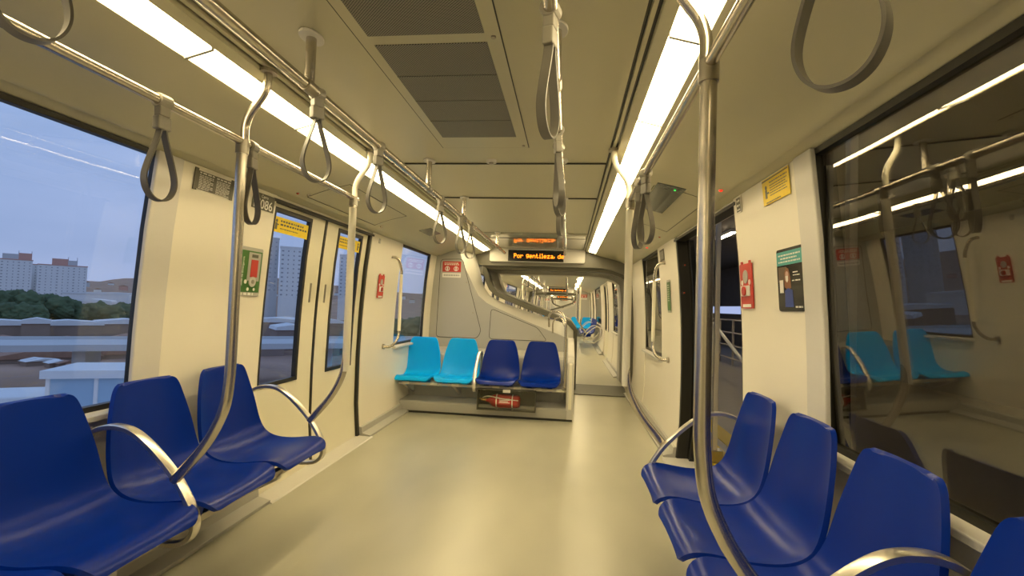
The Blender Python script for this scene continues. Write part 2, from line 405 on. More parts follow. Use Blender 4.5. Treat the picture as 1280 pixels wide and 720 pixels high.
sm = tag(empty('smoke_detector', (-0.02, 2.79, 2.06)), 'small round detector on the ceiling panel joint', 'detector')
MB().disc((0,0,-0.016),(0,0,1),0.030,0.016,20).build('body', X['greyl'], parent=sm, smooth=True)
MB().disc((0,0,-0.024),(0,0,1),0.014,0.009,16).build('sensor_cap', X['steeld'], parent=sm)

# access hatches and small fittings on the sloping coves
def cove_pt(x):
    return interp([(a,b) for a,b in CEIL[12:18]], x)
def hatch(s, y0, y1, x0, x1, label):
    mb = MB(); d = 0.004
    for (a0,a1,c0,c1) in ((y0,y0+d,x0,x1),(y1-d,y1,x0,x1),(y0,y1,x0,x0+d),(y0,y1,x1-d,x1)):
        n = 4; rows = [[(s*(c0+(c1-c0)*i/n), y, cove_pt(c0+(c1-c0)*i/n)-0.0015) for i in range(n+1)] for y in (a0,a1)]
        mb.grid(rows)
    o = mb.build('access_hatch', X['black']); md = o.modifiers.new('s','SOLIDIFY'); md.thickness = 0.0015
    return tag(o, label, 'hatch')
hatch(-1, 2.95, 4.05, 0.95, 1.235, 'rectangular hatch outline in the sloping ceiling above the left doors')
hatch(1, 2.95, 4.15, 0.93, 1.24, 'rectangular hatch outline in the sloping ceiling above the right doors')
def cove_lamp(s, x, y, m, name, label, cat, r=0.012):
    z = cove_pt(x); o = empty(name, (s*x, y, z)); tag(o, label, cat)
    MB().disc((0,0,-0.003),(0,0,1),r*1.35,0.006,16).build('bezel', X['steeld'], parent=o)
    mb = MB(); rings = []
    for k in range(5):
        a = k/4*math.pi/2*0.98; rings.append([(r*math.cos(a)*math.cos(q*math.pi/8), r*math.cos(a)*math.sin(q*math.pi/8), -0.003-r*0.9*math.sin(a)) for q in range(16)])
    mb.loft(rings); mb.build('lens', m, parent=o, smooth=True)
cove_lamp(-1, 1.235, 2.84, X['redoff'], 'indicator_lamp', 'unlit red indicator dot beside the lock above the left doors', 'indicator lamp', 0.008)
cove_lamp(-1, 1.215, 2.93, X['steel'], 'hatch_lock', 'round metal lock on the hatch above the left doors', 'lock', 0.011)
cove_lamp(-1, 1.215, 4.15, X['steel'], 'hatch_lock', 'round metal lock on the ceiling edge near the far jamb of the left doors', 'lock', 0.011)
cove_lamp(1, 1.235, 2.69, X['redled'], 'indicator_lamp', 'red indicator lamp above the right wall panel with the poster', 'indicator lamp', 0.010)
cove_lamp(1, 1.235, 4.45, X['redoff'], 'indicator_lamp', 'dark red indicator dot above the far jamb of the right doors', 'indicator lamp', 0.009)
cove_lamp(1, 1.245, 5.20, X['redled'], 'indicator_lamp', 'glowing red indicator lamp above the far right window', 'indicator lamp', 0.012)
def cove_plate(s, y0, y1, x0, x1, m, name, label, cat, led=False):
    mb = MB(); n = 3
    c = Vector((s*(x0+x1)/2, (y0+y1)/2, cove_pt((x0+x1)/2)))
    rows = [[Vector((s*(x0+(x1-x0)*i/n), y, cove_pt(x0+(x1-x0)*i/n)-0.004))-c for i in range(n+1)] for y in (y0,y1)]
    t = tag(empty(name, c), label, cat)
    o = mb.grid(rows).build('panel_face', m, parent=t); md = o.modifiers.new('s','SOLIDIFY'); md.thickness = 0.004
    if led: MB().disc(Vector((s*(x1-0.05), y0+0.06, cove_pt(x1-0.05)-0.010))-c, (0,0,1), 0.006, 0.008, 12).build('green_lamp', X['grnled'], parent=t)
    return t
cove_plate(1, 2.88, 3.60, 0.94, 1.10, X['screen'], 'route_display', 'dim grey route display with green dots in the right cove', 'display', True)
cove_plate(-1, 4.72, 5.10, 0.93, 1.05, X['screen'], 'sensor_plate', 'small glossy plate in the left cove near the far window', 'plate')

# ------------------------------------------------------------------ seats
SP = [(0.036,0.856,0.108),(0.036,0.853,0.128),(0.038,0.845,0.143),(0.041,0.830,0.156),(0.046,0.80,0.168),(0.055,0.745,0.184),(0.065,0.69,0.198),(0.074,0.635,0.209),
      (0.083,0.58,0.216),(0.094,0.53,0.221),(0.112,0.485,0.226),(0.140,0.450,0.227),(0.180,0.424,0.227),(0.23,0.412,0.226),(0.29,0.410,0.226),(0.35,0.415,0.226),
      (0.41,0.426,0.226),(0.455,0.434,0.225),(0.485,0.435,0.221),(0.503,0.430,0.212),(0.515,0.420,0.198),(0.521,0.408,0.176)]
def seat_shell():
    rows = []; M_ = 16
    for i, (u, z, w) in enumerate(SP):
        a = SP[max(i-1,0)]; c = SP[min(i+1,len(SP)-1)]
        t = Vector((c[0]-a[0], c[1]-a[1])).normalized(); nrm = Vector((-t.y, t.x))    # points toward the sitter
        if nrm.x < 0 and i < 12: nrm = -nrm
        if nrm.y < 0 and i >= 12: nrm = -nrm
        curl = interp([(0,0.010),(5,0.014),(9,0.024),(12,0.030),(15,0.024),(18,0.018),(20,0.012),(21,0.006)], i)
        dip = interp([(0,0.0),(7,0.004),(12,0.006),(18,0.002),(21,0)], i)
        row = []
        for k in range(M_+1):
            q = -1+2*k/M_; e = abs(q)**3*curl - dip*(1-q*q)
            row.append((u+nrm.x*e, q*w, z+nrm.y*e))
        rows.append(row)
    return rows
def make_seat(m, label, group):
    t = tag(empty('passenger_seat'), label, 'seat', group)
    o = MB().grid(seat_shell()).build('seat_shell', m, parent=t, smooth=True, angle=180)
    md = o.modifiers.new('thick','SOLIDIFY'); md.thickness = 0.016; md.offset = -1
    md = o.modifiers.new('bv','BEVEL'); md.width = 0.004; md.segments = 2; md.angle_limit = R(50)
    md = o.modifiers.new('sub','SUBSURF'); md.levels = 1; md.render_levels = 1
    # ribs moulded under the pan that clip on the beam
    for q in (-0.11, 0.11):
        MB().prism([(0.20,0.395),(0.42,0.405),(0.40,0.345),(0.24,0.345)], 'y', q-0.03, q+0.03).build('mounting_lug', m, parent=t, bevel=0.004)
    return t
WX = 1.365
P_ = 0.46
seat0 = make_seat(X['navy'], '', 'blue seats along the left side')
def place_seat(src, loc, rz, label, group):
    o = copy_tree(src); o.location = loc; o.rotation_euler = (0,0,rz); o['label'] = label; o['group'] = group; return o
left_lab = ['dark blue plastic seat beside the left doors, left of the end armrest', 'dark blue plastic seat between the two left curved armrests, second from the doors', 'large dark blue plastic seat at the left edge of the photo under the window',
            'dark blue seat front just entering the bottom left corner', 'dark blue plastic seat on the left side beside the viewer', 'dark blue plastic seat on the left side just behind the viewer']
seat0.location = (-WX, 2.356, 0); seat0['label'] = left_lab[0]
for k in range(1, 5): place_seat(seat0, (-WX, 2.356-P_*k, 0), 0, left_lab[k], 'blue seats along the left side')
right_lab = ['dark blue plastic seat beside the open right doors', 'dark blue plastic seat in the right row, second from the open doors', 'large dark blue seat in the right row, third from the open doors',
             'dark blue plastic seat cut by the right bottom corner of the photo', 'dark blue plastic seat on the right side beside the viewer']
for k in range(0, 5): place_seat(seat0, (WX, 2.30-P_*k, 0), math.pi, right_lab[k], 'blue seats along the right side')
# end wall row facing the camera
cyan0 = make_seat(X['cyan'], 'bright cyan plastic seat at the left end of the end row, beside the wall', 'cyan priority seats in the end row')
cyan0.location = (-1.22, 5.70, -0.045); cyan0.rotation_euler = (0,0,-math.pi/2)
place_seat(cyan0, (-0.76, 5.70, -0.045), -math.pi/2, 'bright cyan plastic seat next to the dark blue ones in the end row', 'cyan priority seats in the end row')
place_seat(seat0, (-0.30, 5.70, -0.045), -math.pi/2, 'dark blue seat in the end row, right of the cyan seats above the extinguisher', 'blue seats in the end row')
place_seat(seat0, (0.165, 5.70, -0.045), -math.pi/2, 'dark blue seat at the right end of the end row beside the vertical rail', 'blue seats in the end row')

# seat beams along the walls
def wall_beam(s, y0, y1, label):
    t = tag(empty('seat_beam', (s*1.36, (y0+y1)/2, 0.30)), label, 'seat support')
    h = (y1-y0)/2
    MB().box((-s*0.20-0.03,-h,0.0),(-s*0.20+0.03,h,0.045)).box((-s*0.36-0.02,-h,0.015),(-s*0.36+0.02,h,0.045)).build('beam', X['steeld'], parent=t, bevel=0.004)
    for k in range(int(2*h/0.92)+1):
        y = -h+0.23+k*0.92
        if y > h: break
        MB().prism([(s*0.03,0.0),(s*0.03,-0.20),(0.0,-0.20),(-s*0.38,0.0),(-s*0.38,0.03),(s*0.03,0.03)], 'y', y-0.02, y+0.02).build('bracket', X['greyl'], parent=t, bevel=0.003)
wall_beam(-1, 0.3, 2.60, 'metal beam with brackets carrying the left row of blue seats')
wall_beam(1, 0.3, 2.545, 'metal beam with brackets carrying the right row of blue seats')

# ------------------------------------------------------------------ armrests
BAR = [(0.007,0.019),(0.0095,0.014),(0.0095,-0.014),(0.007,-0.019),(-0.007,-0.019),(-0.0095,-0.014),(-0.0095,0.014),(-0.007,0.019)]
ARM = [(0.065,0.690),(0.105,0.712),(0.16,0.722),(0.225,0.712),(0.29,0.675),(0.36,0.615),(0.425,0.545),(0.475,0.47),(0.500,0.415),(0.498,0.365),(0.465,0.330),(0.40,0.318),(0.30,0.320),(0.22,0.322)]
def make_arm(label, group):
    t = tag(empty('armrest'), label, 'armrest', group)
    MB().sweep(spline([(u,0,z) for u,z in ARM],6), BAR).build('armrest_bar', X['alu'], parent=t, smooth=True, angle=35)
    MB().tube(spline([(0.065,0,0.690),(0.045,0,0.64),(0.05,0,0.56),(0.085,0,0.46),(0.15,0,0.39),(0.22,0,0.33)],6), 0.011, 10).build('rear_strut', X['steeld'], parent=t, smooth=True)
    return t
arm0 = make_arm('curved metal armrest at the door end of the left blue seats', 'curved side seat armrests')
arm0.location = (-WX, 2.586, 0)
def place_arm(loc, rz, label, group='curved side seat armrests'):
    o = copy_tree(arm0); o.location = loc; o.rotation_euler = (0,0,rz); o['label'] = label; o['group'] = group
place_arm((-WX, 1.656, 0), 0, 'curved metal armrest between the two large blue seats at the left')
place_arm((-WX, 0.74, 0), 0, 'curved metal armrest on the left row beside the viewer')
place_arm((WX, 2.53, 0), math.pi, 'curved metal armrest at the door end of the right blue seats')
place_arm((WX, 1.15, 0), math.pi, 'curved metal armrest in the bottom right corner over the blue seats')
place_arm((-0.53, 5.70, -0.045), -math.pi/2, 'slim metal armrest between cyan and blue seats of the end row', 'end row armrests')

# ------------------------------------------------------------------ rails and poles
def pole(s, y, label, sleeve, foot_y=None):
    t = tag(empty('grab_pole', (s*0.75, y, 0.55)), label, 'pole', 'curved poles standing on armrests')
    def pt(x, z): return Vector((s*(x-0.75), 0, z-0.55))
    low = spline([pt(0.945,0.548), pt(0.90,0.60), pt(0.845,0.665), pt(0.80,0.735), pt(0.765,0.82), pt(0.752,0.92), pt(0.75,1.0)], 8)
    MB().tube(low + [pt(0.75,1.0+0.78*k/6) for k in range(1,7)], 0.0185, 18).build('pole_tube', X['steel'], parent=t, smooth=True)
    top = spline([pt(0.742,1.79), pt(0.742,1.84), pt(0.728,1.885), pt(0.700,1.925), pt(0.674,1.965), pt(0.664,2.005), pt(0.663,2.048)], 6)
    MB().tube(top, 0.0145, 16).build('ceiling_bend', X['steel'] if not sleeve else X['cream'], parent=t, smooth=True)
    MB().disc(pt(0.663,2.036), (0,0,1), 0.030, 0.012, 20).build('ceiling_flange', X['steeld'], parent=t, smooth=True, angle=30)
    MB().disc(pt(0.75,1.74), (0,0,1), 0.0225, 0.05, 18).build('rail_clamp', X['steeld'], parent=t, smooth=True, angle=30)
    if sleeve: MB().disc(pt(0.75,0.83), (0,0,1), 0.0200, 0.90, 20).build('cream_sleeve', X['cream'], parent=t, smooth=True, angle=30)['label'] = 'cream coated grip sleeve'
    return t
pole(-1, 1.645, 'bare metal curved pole at the left, foot on the middle armrest', False)
pole(-1, 2.575, 'cream sleeved curved pole in front of the left doors', True)
pole(1, 1.135, 'bare metal curved pole at the right foreground among the blue seats', False)
pole(1, 2.56, 'cream sleeved curved pole right of the aisle by the open doors', True)

def rail_line(x, z, y0, y1, r, label, posts, group):
    t = tag(empty('handrail', (x, (y0+y1)/2, z)), label, 'handrail', group)
    c = (y0+y1)/2
    MB().tube([(0,y0-c,0),(0,y1-c,0)], r, 16, up=(0,0,1)).build('rail_tube', X['steel'], parent=t, smooth=True)
    for y in posts:
        MB().disc((0,y-c,0.0),(0,0,1),r*0.95,2.052-z,14).build('post', X['steel'], parent=t, smooth=True, angle=30)
        MB().loft([[(0.035*math.cos(a*math.pi/12), y-c+0.05*math.sin(a*math.pi/12), q) for a in range(24)] for q in (2.050-z, 2.059-z)]).build('ceiling_plate', X['greyl'], parent=t, bevel=0.002)
        MB().disc((0,y-c-0.03,0),(0,1,0),r*1.25,0.06,14).build('rail_joint', X['steeld'], parent=t, smooth=True, angle=30)
    return t
rail_line(-0.75, 1.783, -2.5, 2.62, 0.0145, 'long metal handrail over the left seats joining the curved poles', [], 'handrails over the seats')
rail_line(0.75, 1.783, -2.5, 2.62, 0.0145, 'long metal handrail over the right seats joining the curved poles', [], 'handrails over the seats')
rail_line(-0.39, 1.893, -2.5, 6.3, 0.017, 'ceiling handrail left of the air vent, with hanging straps', [-1.2, 0.1, 1.45, 2.79, 3.77, 5.6], 'handrails under the ceiling')
rail_line(0.39, 1.893, -2.5, 6.3, 0.017, 'ceiling handrail right of the air vent, with hanging straps', [-1.2, 0.1, 1.45, 2.79, 3.77, 5.6], 'handrails under the ceiling')

# ------------------------------------------------------------------ hanging straps
def make_strap():
    t = empty('hanging_strap')
    MB().disc((0,-0.020,0),(0,1,0),0.0215,0.040,16).box((-0.013,-0.017,-0.045),(0.013,0.017,-0.012)).build('rail_clamp', X['strapc'], parent=t, bevel=0.003)
    MB().box((-0.013,-0.021,-0.085),(0.013,0.021,-0.045)).build('strap_buckle', X['strapc'], parent=t, bevel=0.004)
    hf = [(0.006,-0.080),(0.013,-0.110),(0.026,-0.150),(0.039,-0.190),(0.047,-0.225),(0.045,-0.252),(0.034,-0.275),(0.018,-0.288)]
    lp = [(0,a,b) for a,b in hf] + [(0,0,-0.292)] + [(0,-a,b) for a,b in hf[::-1]]
    MB().sweep(spline(lp,5), [(0.0022,0.011),(0.0022,-0.011),(-0.0022,-0.011),(-0.0022,0.011)], up=(1,0,0)).build('strap_loop', X['strap'], parent=t, smooth=True, angle=30)
    return t
strap0 = None
def strap(x, z, y, tilt, label, group):
    global strap0
    if strap0 is None: strap0 = o = make_strap()
    else: o = copy_tree(strap0)
    o.location = (x, y, z); o.rotation_euler = (0, R(random.uniform(-3,3)), R(tilt)); tag(o, label, 'strap', group)
A_ = 'straps on the rail over the left seats'; B_ = 'straps on the left ceiling rail'; C_ = 'straps on the right ceiling rail'; D_ = 'straps on the rail over the right seats'
strap(-0.75,1.783,1.291,-7,'grey hanging strap in front of the big left window',A_)
strap(-0.75,1.783,1.700,6,'grey hanging strap just right of the bare left pole',A_)
strap(-0.75,1.783,0.45,5,'grey hanging strap over the left seats beside the viewer',A_)
strap(-0.39,1.893,1.503,-31,'grey hanging strap below the first post of the left ceiling rail',B_)
strap(-0.39,1.893,2.03,-28,'grey hanging strap in front of the light strip, second on the left ceiling rail',B_)
strap(-0.39,1.893,3.07,-35,'grey hanging strap above the left doors, third on the left ceiling rail',B_)
strap(-0.39,1.893,3.66,-30,'grey hanging strap by the third post of the left ceiling rail',B_)
strap(-0.39,1.893,4.05,-40,'grey hanging strap over the end row side, fifth on the left ceiling rail',B_)
strap(-0.39,1.893,0.645,-20,'dark grey hanging strap close by at the top left corner of the photo',B_)
strap(0.39,1.893,1.09,-17,'grey hanging strap nearest the viewer on the right ceiling rail',C_)
strap(0.39,1.893,1.86,14,'grey hanging strap behind the nearest one on the right ceiling rail',C_)
strap(0.39,1.893,2.05,-20,'grey hanging strap third along the right ceiling rail',C_)
strap(0.39,1.893,2.62,-10,'grey hanging strap in front of the message display on the right ceiling rail',C_)
strap(0.39,1.893,3.2,10,'grey hanging strap farthest along the right ceiling rail',C_)
strap(0.75,1.783,0.60,42,'large blurred grey strap loop hanging at the top right',D_)
strap(0.75,1.783,2.05,25,'grey hanging strap on the right rail before the sleeved pole',D_)
strap(0.75,1.783,2.22,-30,'grey hanging strap on the right rail overlapping its neighbour by the sleeved pole',D_)

# vertical grab handles on the wall panels beyond the doors
def wall_handle(s, y, zt, zb, label):
    t = tag(empty('wall_grab_handle', (s*1.38, y, 1.2)), label, 'handle', 'wall grab handles beyond the doors')
    def p(d, yy, z): return (-s*d, yy, z-1.2)
    pts = spline([p(0.0,0,zt), p(0.06,0.01,zt+0.01), p(0.105,0.03,zt-0.02), p(0.125,0.06,zt-0.12), p(0.125,0.06,zt-0.2)],6)
    low = spline([p(0.125,0.06,zb+0.2), p(0.125,0.06,zb+0.12), p(0.105,0.02,zb+0.04), p(0.05,-0.0,zb), p(0.0,-0.02,zb)],6)
    MB().tube(pts+low, 0.0145, 14).build('handle_tube', X['steel'], parent=t, smooth=True)
    MB().tube([p(0.125,0.06,zt-0.16), p(0.125,0.06,zb+0.16)], 0.0165, 16).build('grip_sleeve', X['cream'], parent=t, smooth=True, angle=30)
    for z, yy in ((zt,0), (zb,-0.02)): MB().disc(p(0.01,yy,z), (s,0,0), 0.026, 0.018, 16).build('wall_flange', X['steeld'], parent=t, smooth=True, angle=30)
wall_handle(-1, 4.78, 1.655, 0.76, 'white gripped wall handle left of the far left window')
wall_handle(1, 4.72, 1.655, 0.76, 'white gripped wall handle in front of the far right window')

# ------------------------------------------------------------------ end unit: partition, plinth, seat row support
def mirror(poly, s): return [(x*s, z) for x, z in poly]
FRONT = [(-1.40,0.0),(-1.40,1.40),(-1.36,1.60),(-1.34,1.83),(-1.30,1.90),(-1.02,1.94),(-0.99,1.85),(-0.955,1.74),(-0.88,1.60),(-0.815,1.47),(-0.735,1.33),(-0.62,1.235),(-0.48,1.172),(-0.07,1.008),(0.35,0.855),(0.47,0.80),(0.53,0.70),(0.53,0.35),(0.53,0.0)]
BACK  = [(-1.40,0.0),(-1.40,1.40),(-1.36,1.60),(-1.34,1.83),(-1.30,1.88),(-0.96,1.97),(-0.925,1.88),(-0.88,1.72),(-0.84,1.58),(-0.80,1.47),(-0.72,1.36),(-0.62,1.295),(-0.50,1.245),(-0.10,1.12),(0.30,1.01),(0.45,0.96),(0.53,0.88),(0.53,0.40),(0.53,0.0)]
def end_partition(yf, s, num):
    mb = MB(); n = 4; rings = []
    for k in range(n+1):
        t = k/n; e = math.sin(t*math.pi/2)
        rings.append([(s*(a[0]+(b[0]-a[0])*e), yf+(Y_RING-Y_END)*t, a[1]+(b[1]-a[1])*e) for a, b in zip(FRONT, BACK)])
    mb.loft(rings)
    return tag(mb.build('wall_end' if num == 0 else 'wall_end', X['grey'], smooth=True, angle=30), kind='structure')
end_partition(Y_END, -(-1), 0)
END_WALL = [o for o in col.objects if o.name == 'wall_end'][0]
def outline_panel(pts, y, w, name, label):
    """thin dark joint of a rounded access panel on the end wall"""
    P3 = [Vector((a, y, b)) for a, b in pts]; c = sum(P3, Vector())/len(P3)
    t = empty(name, c, parent=END_WALL); t['label'] = label
    face = MB().loft([[p-c for p in P3], [p-c+Vector((0,-0.004,0)) for p in P3]]).build('panel_face', X['grey'], parent=t)
    MB().sweep([p-c+Vector((0,-0.003,0)) for p in P3], [(w,w*0.6),(w,-w*0.6),(-w,-w*0.6),(-w,w*0.6)], up=(0,1,0), closed=True).build('panel_joint', X['black'], parent=t)
    return t
def rounded(pts, r=0.06, n=5):
    out = []
    m = len(pts)
    for i in range(m):
        p0, p1, p2 = Vector(pts[i-1]), Vector(pts[i]), Vector(pts[(i+1)%m])
        a = p1+(p0-p1).normalized()*r; b = p1+(p2-p1).normalized()*r
        for k in range(n+1):
            t = k/n; q = a*(1-t)**2+p1*2*t*(1-t)+b*t*t; out.append((q.x, q.y))
    return out
p1 = outline_panel(rounded([(-1.29,0.765),(-1.265,1.80),(-0.965,1.81),(-0.935,1.70),(-0.685,0.86),(-0.735,0.765)],0.05), Y_END, 0.003, 'access_panel', 'tall grey access panel on the end wall behind the cyan seats')
p2 = outline_panel(rounded([(-0.575,0.765),(-0.56,1.165),(0.06,0.935),(0.19,0.765)],0.05), Y_END, 0.003, 'access_panel', 'low sloping grey access panel on the end wall behind the blue seats')
for par, q in ((p1, (-0.90,1.50)), (p1, (-0.80,1.10)), (p2, (0.10,0.835))):
    c = par.location
    MB().disc((q[0]-c.x, -0.012, q[1]-c.z), (0,1,0), 0.011, 0.010, 14).build('panel_lock', X['steeld'], parent=par, smooth=True, angle=30)
# cabinet below and behind the seats
tag(MB().prism([(5.62,0.10),(5.62,0.30),(5.78,0.60),(5.82,0.625),(6.39,0.64),(6.39,0.10)], 'x', -1.39, 0.50).build('trim_20', X['grey'], bevel=0.01), kind='structure')
tag(MB().prism([(5.305,0.0),(5.30,0.115),(5.315,0.13),(5.64,0.135),(5.64,0.0)], 'x', -1.39, 0.53).build('trim_21', X['grey'], bevel=0.006), kind='structure')
tag(MB().box((-1.385,5.298,0.0),(0.525,5.306,0.022)).build('trim_22', X['black']), kind='structure')
# end cheek of the unit beside the aisle
tag(MB().prism([(5.30,0.0),(5.30,0.62),(5.34,0.685),(5.42,0.70),(6.0,0.77),(6.42,0.82),(6.42,0.0)], 'x', 0.455, 0.535).build('trim_23', X['greyl'], bevel=0.012), kind='structure')
tag(MB().prism([(5.292,0.13),(5.292,0.60),(5.302,0.62),(5.302,0.12)], 'x', 0.478, 0.512).build('trim_24', X['cream'], bevel=0.003), kind='structure')
bt = tag(empty('seat_beam', (-0.47, 5.30, 0.32)), 'metal beam with white clips carrying the end row of seats', 'seat support')
MB().box((-0.92,-0.02,-0.012),(0.92,0.03,0.018)).box((-0.92,0.15,-0.012),(0.92,0.19,0.018)).build('beam', X['greyl'], parent=bt, bevel=0.003)
for x in (-0.86, -0.30, 0.03, 0.42, 0.88):
    MB().prism([(-0.02,-0.012),(0.34,-0.16),(0.34,-0.012)], 'x', x-0.015, x+0.015).build('bracket', X['greyl'], parent=bt)
for x in (-0.84, -0.52, -0.28, -0.05, 0.17, 0.40, 0.62, 0.86):
    MB().box((x-0.04,-0.03,-0.005),(x+0.04,-0.02,0.022)).build('seat_clip', X['cream'], parent=bt, bevel=0.003)
# hand rail at the aisle end of the row
t = tag(empty('end_rail', (0.43, 5.28, 0.36)), 'looped metal grab rail at the aisle end of the end row', 'handrail')
pts = spline([(0,0,0.0),(0,0,0.35),(0,0,0.62),(-0.01,0.02,0.72),(-0.05,0.10,0.785),(-0.10,0.22,0.80),(-0.17,0.42,0.79),(-0.21,0.70,0.74),(-0.22,0.98,0.68),(-0.22,1.10,0.60)],8)
MB().tube(pts, 0.014, 14, up=(1,0,0)).build('rail_tube', X['steel'], parent=t, smooth=True)
pts = spline([(-0.015,0.03,0.66),(-0.05,0.16,0.735),(-0.12,0.45,0.72),(-0.16,0.80,0.66),(-0.17,1.02,0.58),(-0.17,1.10,0.52)],8)
MB().tube(pts, 0.010, 12, up=(1,0,0)).build('inner_loop', X['steel'], parent=t, smooth=True)
MB().disc((0,0,-0.03),(0,0,1),0.022,0.03,16).build('rail_foot', X['steeld'], parent=t)

# ------------------------------------------------------------------ extinguisher in its clear box
t = tag(empty('extinguisher_cabinet', (-0.18, 5.22, 0.09)), 'clear fronted box under the blue seats of the end row', 'cabinet')
w, h, d = 0.315, 0.225, 0.14
MB().box((-w,d-0.006,0),(w,d,h)).box((-w,0,0),(w,d,0.006)).box((-w,0,h-0.006),(w,d,h)).box((-w,0,0),(-w+0.006,d,h)).box((w-0.006,0,0),(w,d,h)).build('cabinet_body', X['olive'], parent=t)
MB().box((-w+0.006,0.0,0.006),(w-0.006,0.004,h-0.006)).build('clear_door', X['clear'], parent=t)
fm = MB().box((-w,-0.004,0),(-w+0.010,0.0,h)).box((w-0.010,-0.004,0),(w,0.0,h)).box((-w,-0.004,0),(w,0.0,0.010)).box((-w,-0.004,h-0.010),(w,0.0,h)); fm.build('door_frame', X['greyd'], parent=t)
MB().box((-0.035,-0.016,h-0.03),(0.045,-0.004,h+0.005)).build('latch', X['white'], parent=t, bevel=0.004)
e = tag(empty('fire_extinguisher', (-0.17, 5.29, 0.182)), 'red fire extinguisher lying in the clear box under the seats', 'fire extinguisher')
rad = [(-0.235,0.016),(-0.215,0.018),(-0.195,0.030),(-0.165,0.058),(-0.13,0.070),(0.10,0.070),(0.125,0.062),(0.135,0.040)]
MB().loft([[(x, r*math.cos(k*math.pi/12), r*math.sin(k*math.pi/12)) for k in range(24)] for x, r in rad]).build('cylinder_body', X['redp'], parent=e, smooth=True, angle=50)
MB().loft([[(x, 0.0712*math.cos(k*math.pi/12), 0.0712*math.sin(k*math.pi/12)) for k in range(24)] for x in (-0.09, 0.035)], cap=False).build('label_band', X['red'], parent=e, smooth=True)
lb = MB()
for i, (a, b, zz) in enumerate([(-0.085,-0.03,0.035),(-0.02,0.03,0.035),(-0.085,0.03,0.022),(-0.08,0.01,0.009),(-0.085,0.03,-0.004)]):
    yy = -math.sqrt(max(0.0722**2-zz**2,0)); lb.box((a,yy-0.001,zz-0.003),(b,yy+0.003,zz+0.003))
lb.build('label_print', X['white'], parent=e)
for x in (-0.115, 0.055): MB().loft([[(x+q, 0.0735*math.cos(k*math.pi/12), 0.0735*math.sin(k*math.pi/12)) for k in range(24)] for q in (-0.006,0.006)], cap=False).build('holding_strap', X['cream'], parent=e)
MB().tube([(-0.29,-0.01,0.01),(-0.235,0,0)],0.013,12).box((-0.31,-0.012,0.01),(-0.23,0.012,0.022)).build('valve', X['brass'], parent=e, bevel=0.002)
MB().tube(spline([(-0.27,-0.02,0.03),(-0.2,-0.055,0.055),(-0.05,-0.062,0.035),(0.12,-0.06,0.022)],6),0.006,10).build('hose', X['white'], parent=e, smooth=True)
# supports hold the extinguisher in the cabinet
MB().box((-0.11,0.02,0.006),(-0.095,0.12,0.032)).box((0.06,0.02,0.006),(0.075,0.12,0.032)).build('cradle', X['steeld'], parent=t)

# ------------------------------------------------------------------ message display header
GL = {'P':'11110 10001 10001 11110 10000 10000 10000','o':'00000 00000 01110 10001 10001 10001 01110','r':'00000 00000 10110 11001 10000 10000 10000',
 'g':'00000 01111 10001 10001 01111 00001 01110','e':'00000 00000 01110 10001 11111 10000 01110','n':'00000 00000 10110 11001 10001 10001 10001',
 't':'01000 01000 11100 01000 01000 01001 00110','i':'00100 00000 01100 00100 00100 00100 01110','l':'01100 00100 00100 00100 00100 00100 01110',
 'z':'00000 00000 11111 00010 00100 01000 11111','a':'00000 00000 01110 00001 01111 10001 01111',',':'00000 00000 00000 00000 00100 00100 01000',
 'd':'00001 00001 01111 10001 10001 10001 01111',' ':'00000 00000 00000 00000 00000 00000 00000'}
def display(y0, label, dots=True):
    # header bulkhead carrying a dot matrix message
    t = tag(empty('message_display', (-0.035, y0-0.082, 1.868)), label, 'display', 'overhead message displays')
    MB().box((-0.415,0,0.0),(0.395,0.03,0.160)).build('screen_housing', X['blackg'], parent=t, bevel=0.002)
    s = 'Por gentileza, de'
    mb = MB(); px = 0.0068; w = px*0.86; x = -0.33; z0 = 0.045
    for ch in s:
        rows = GL[ch].split()
        cols_ = [c for c in range(5) if any(rr[c] == '1' for rr in rows)]
        c0, c1 = (0, 2) if ch == ' ' else (min(cols_), max(cols_))
        for ri, rr in enumerate(rows):
            for ci in range(c0, c1+1):
                if rr[ci] == '1':
                    X0 = x+(ci-c0)*px*1.18; Z0 = z0+(6-ri)*px*1.35
                    mb.add([(X0,-0.0012,Z0),(X0+px*1.12,-0.0012,Z0),(X0+px*1.12,-0.0012,Z0+px*1.28),(X0,-0.0012,Z0+px*1.28)], [(0,1,2,3)])
        x += (c1-c0+1)*px*1.18 + px*1.25
    mb.build('message_text', X['led'], parent=t)
    return t
def header(y0, num):
    tag(MB().prism(rounded([(-0.73,1.855),(-0.73,2.056),(0.67,2.056),(0.67,1.855)],0.03), 'y', y0-0.05, y0+0.15).build('trim_%d' % num, X['greyl'], bevel=0.006), kind='structure')
header(Y_RING, 30)
display(Y_RING, 'orange dot-matrix display reading Por gentileza on the nearest header')
# glossy ceiling panel in front of the header
X['glossc'] = mat('glossy_ceiling_panel', (0.42, 0.40, 0.30), 0.03, noise=0.02)
tag(MB().box((-0.64,5.60,2.056),(0.64,Y_RING,2.059)).build('trim_31', X['glossc']), kind='structure')

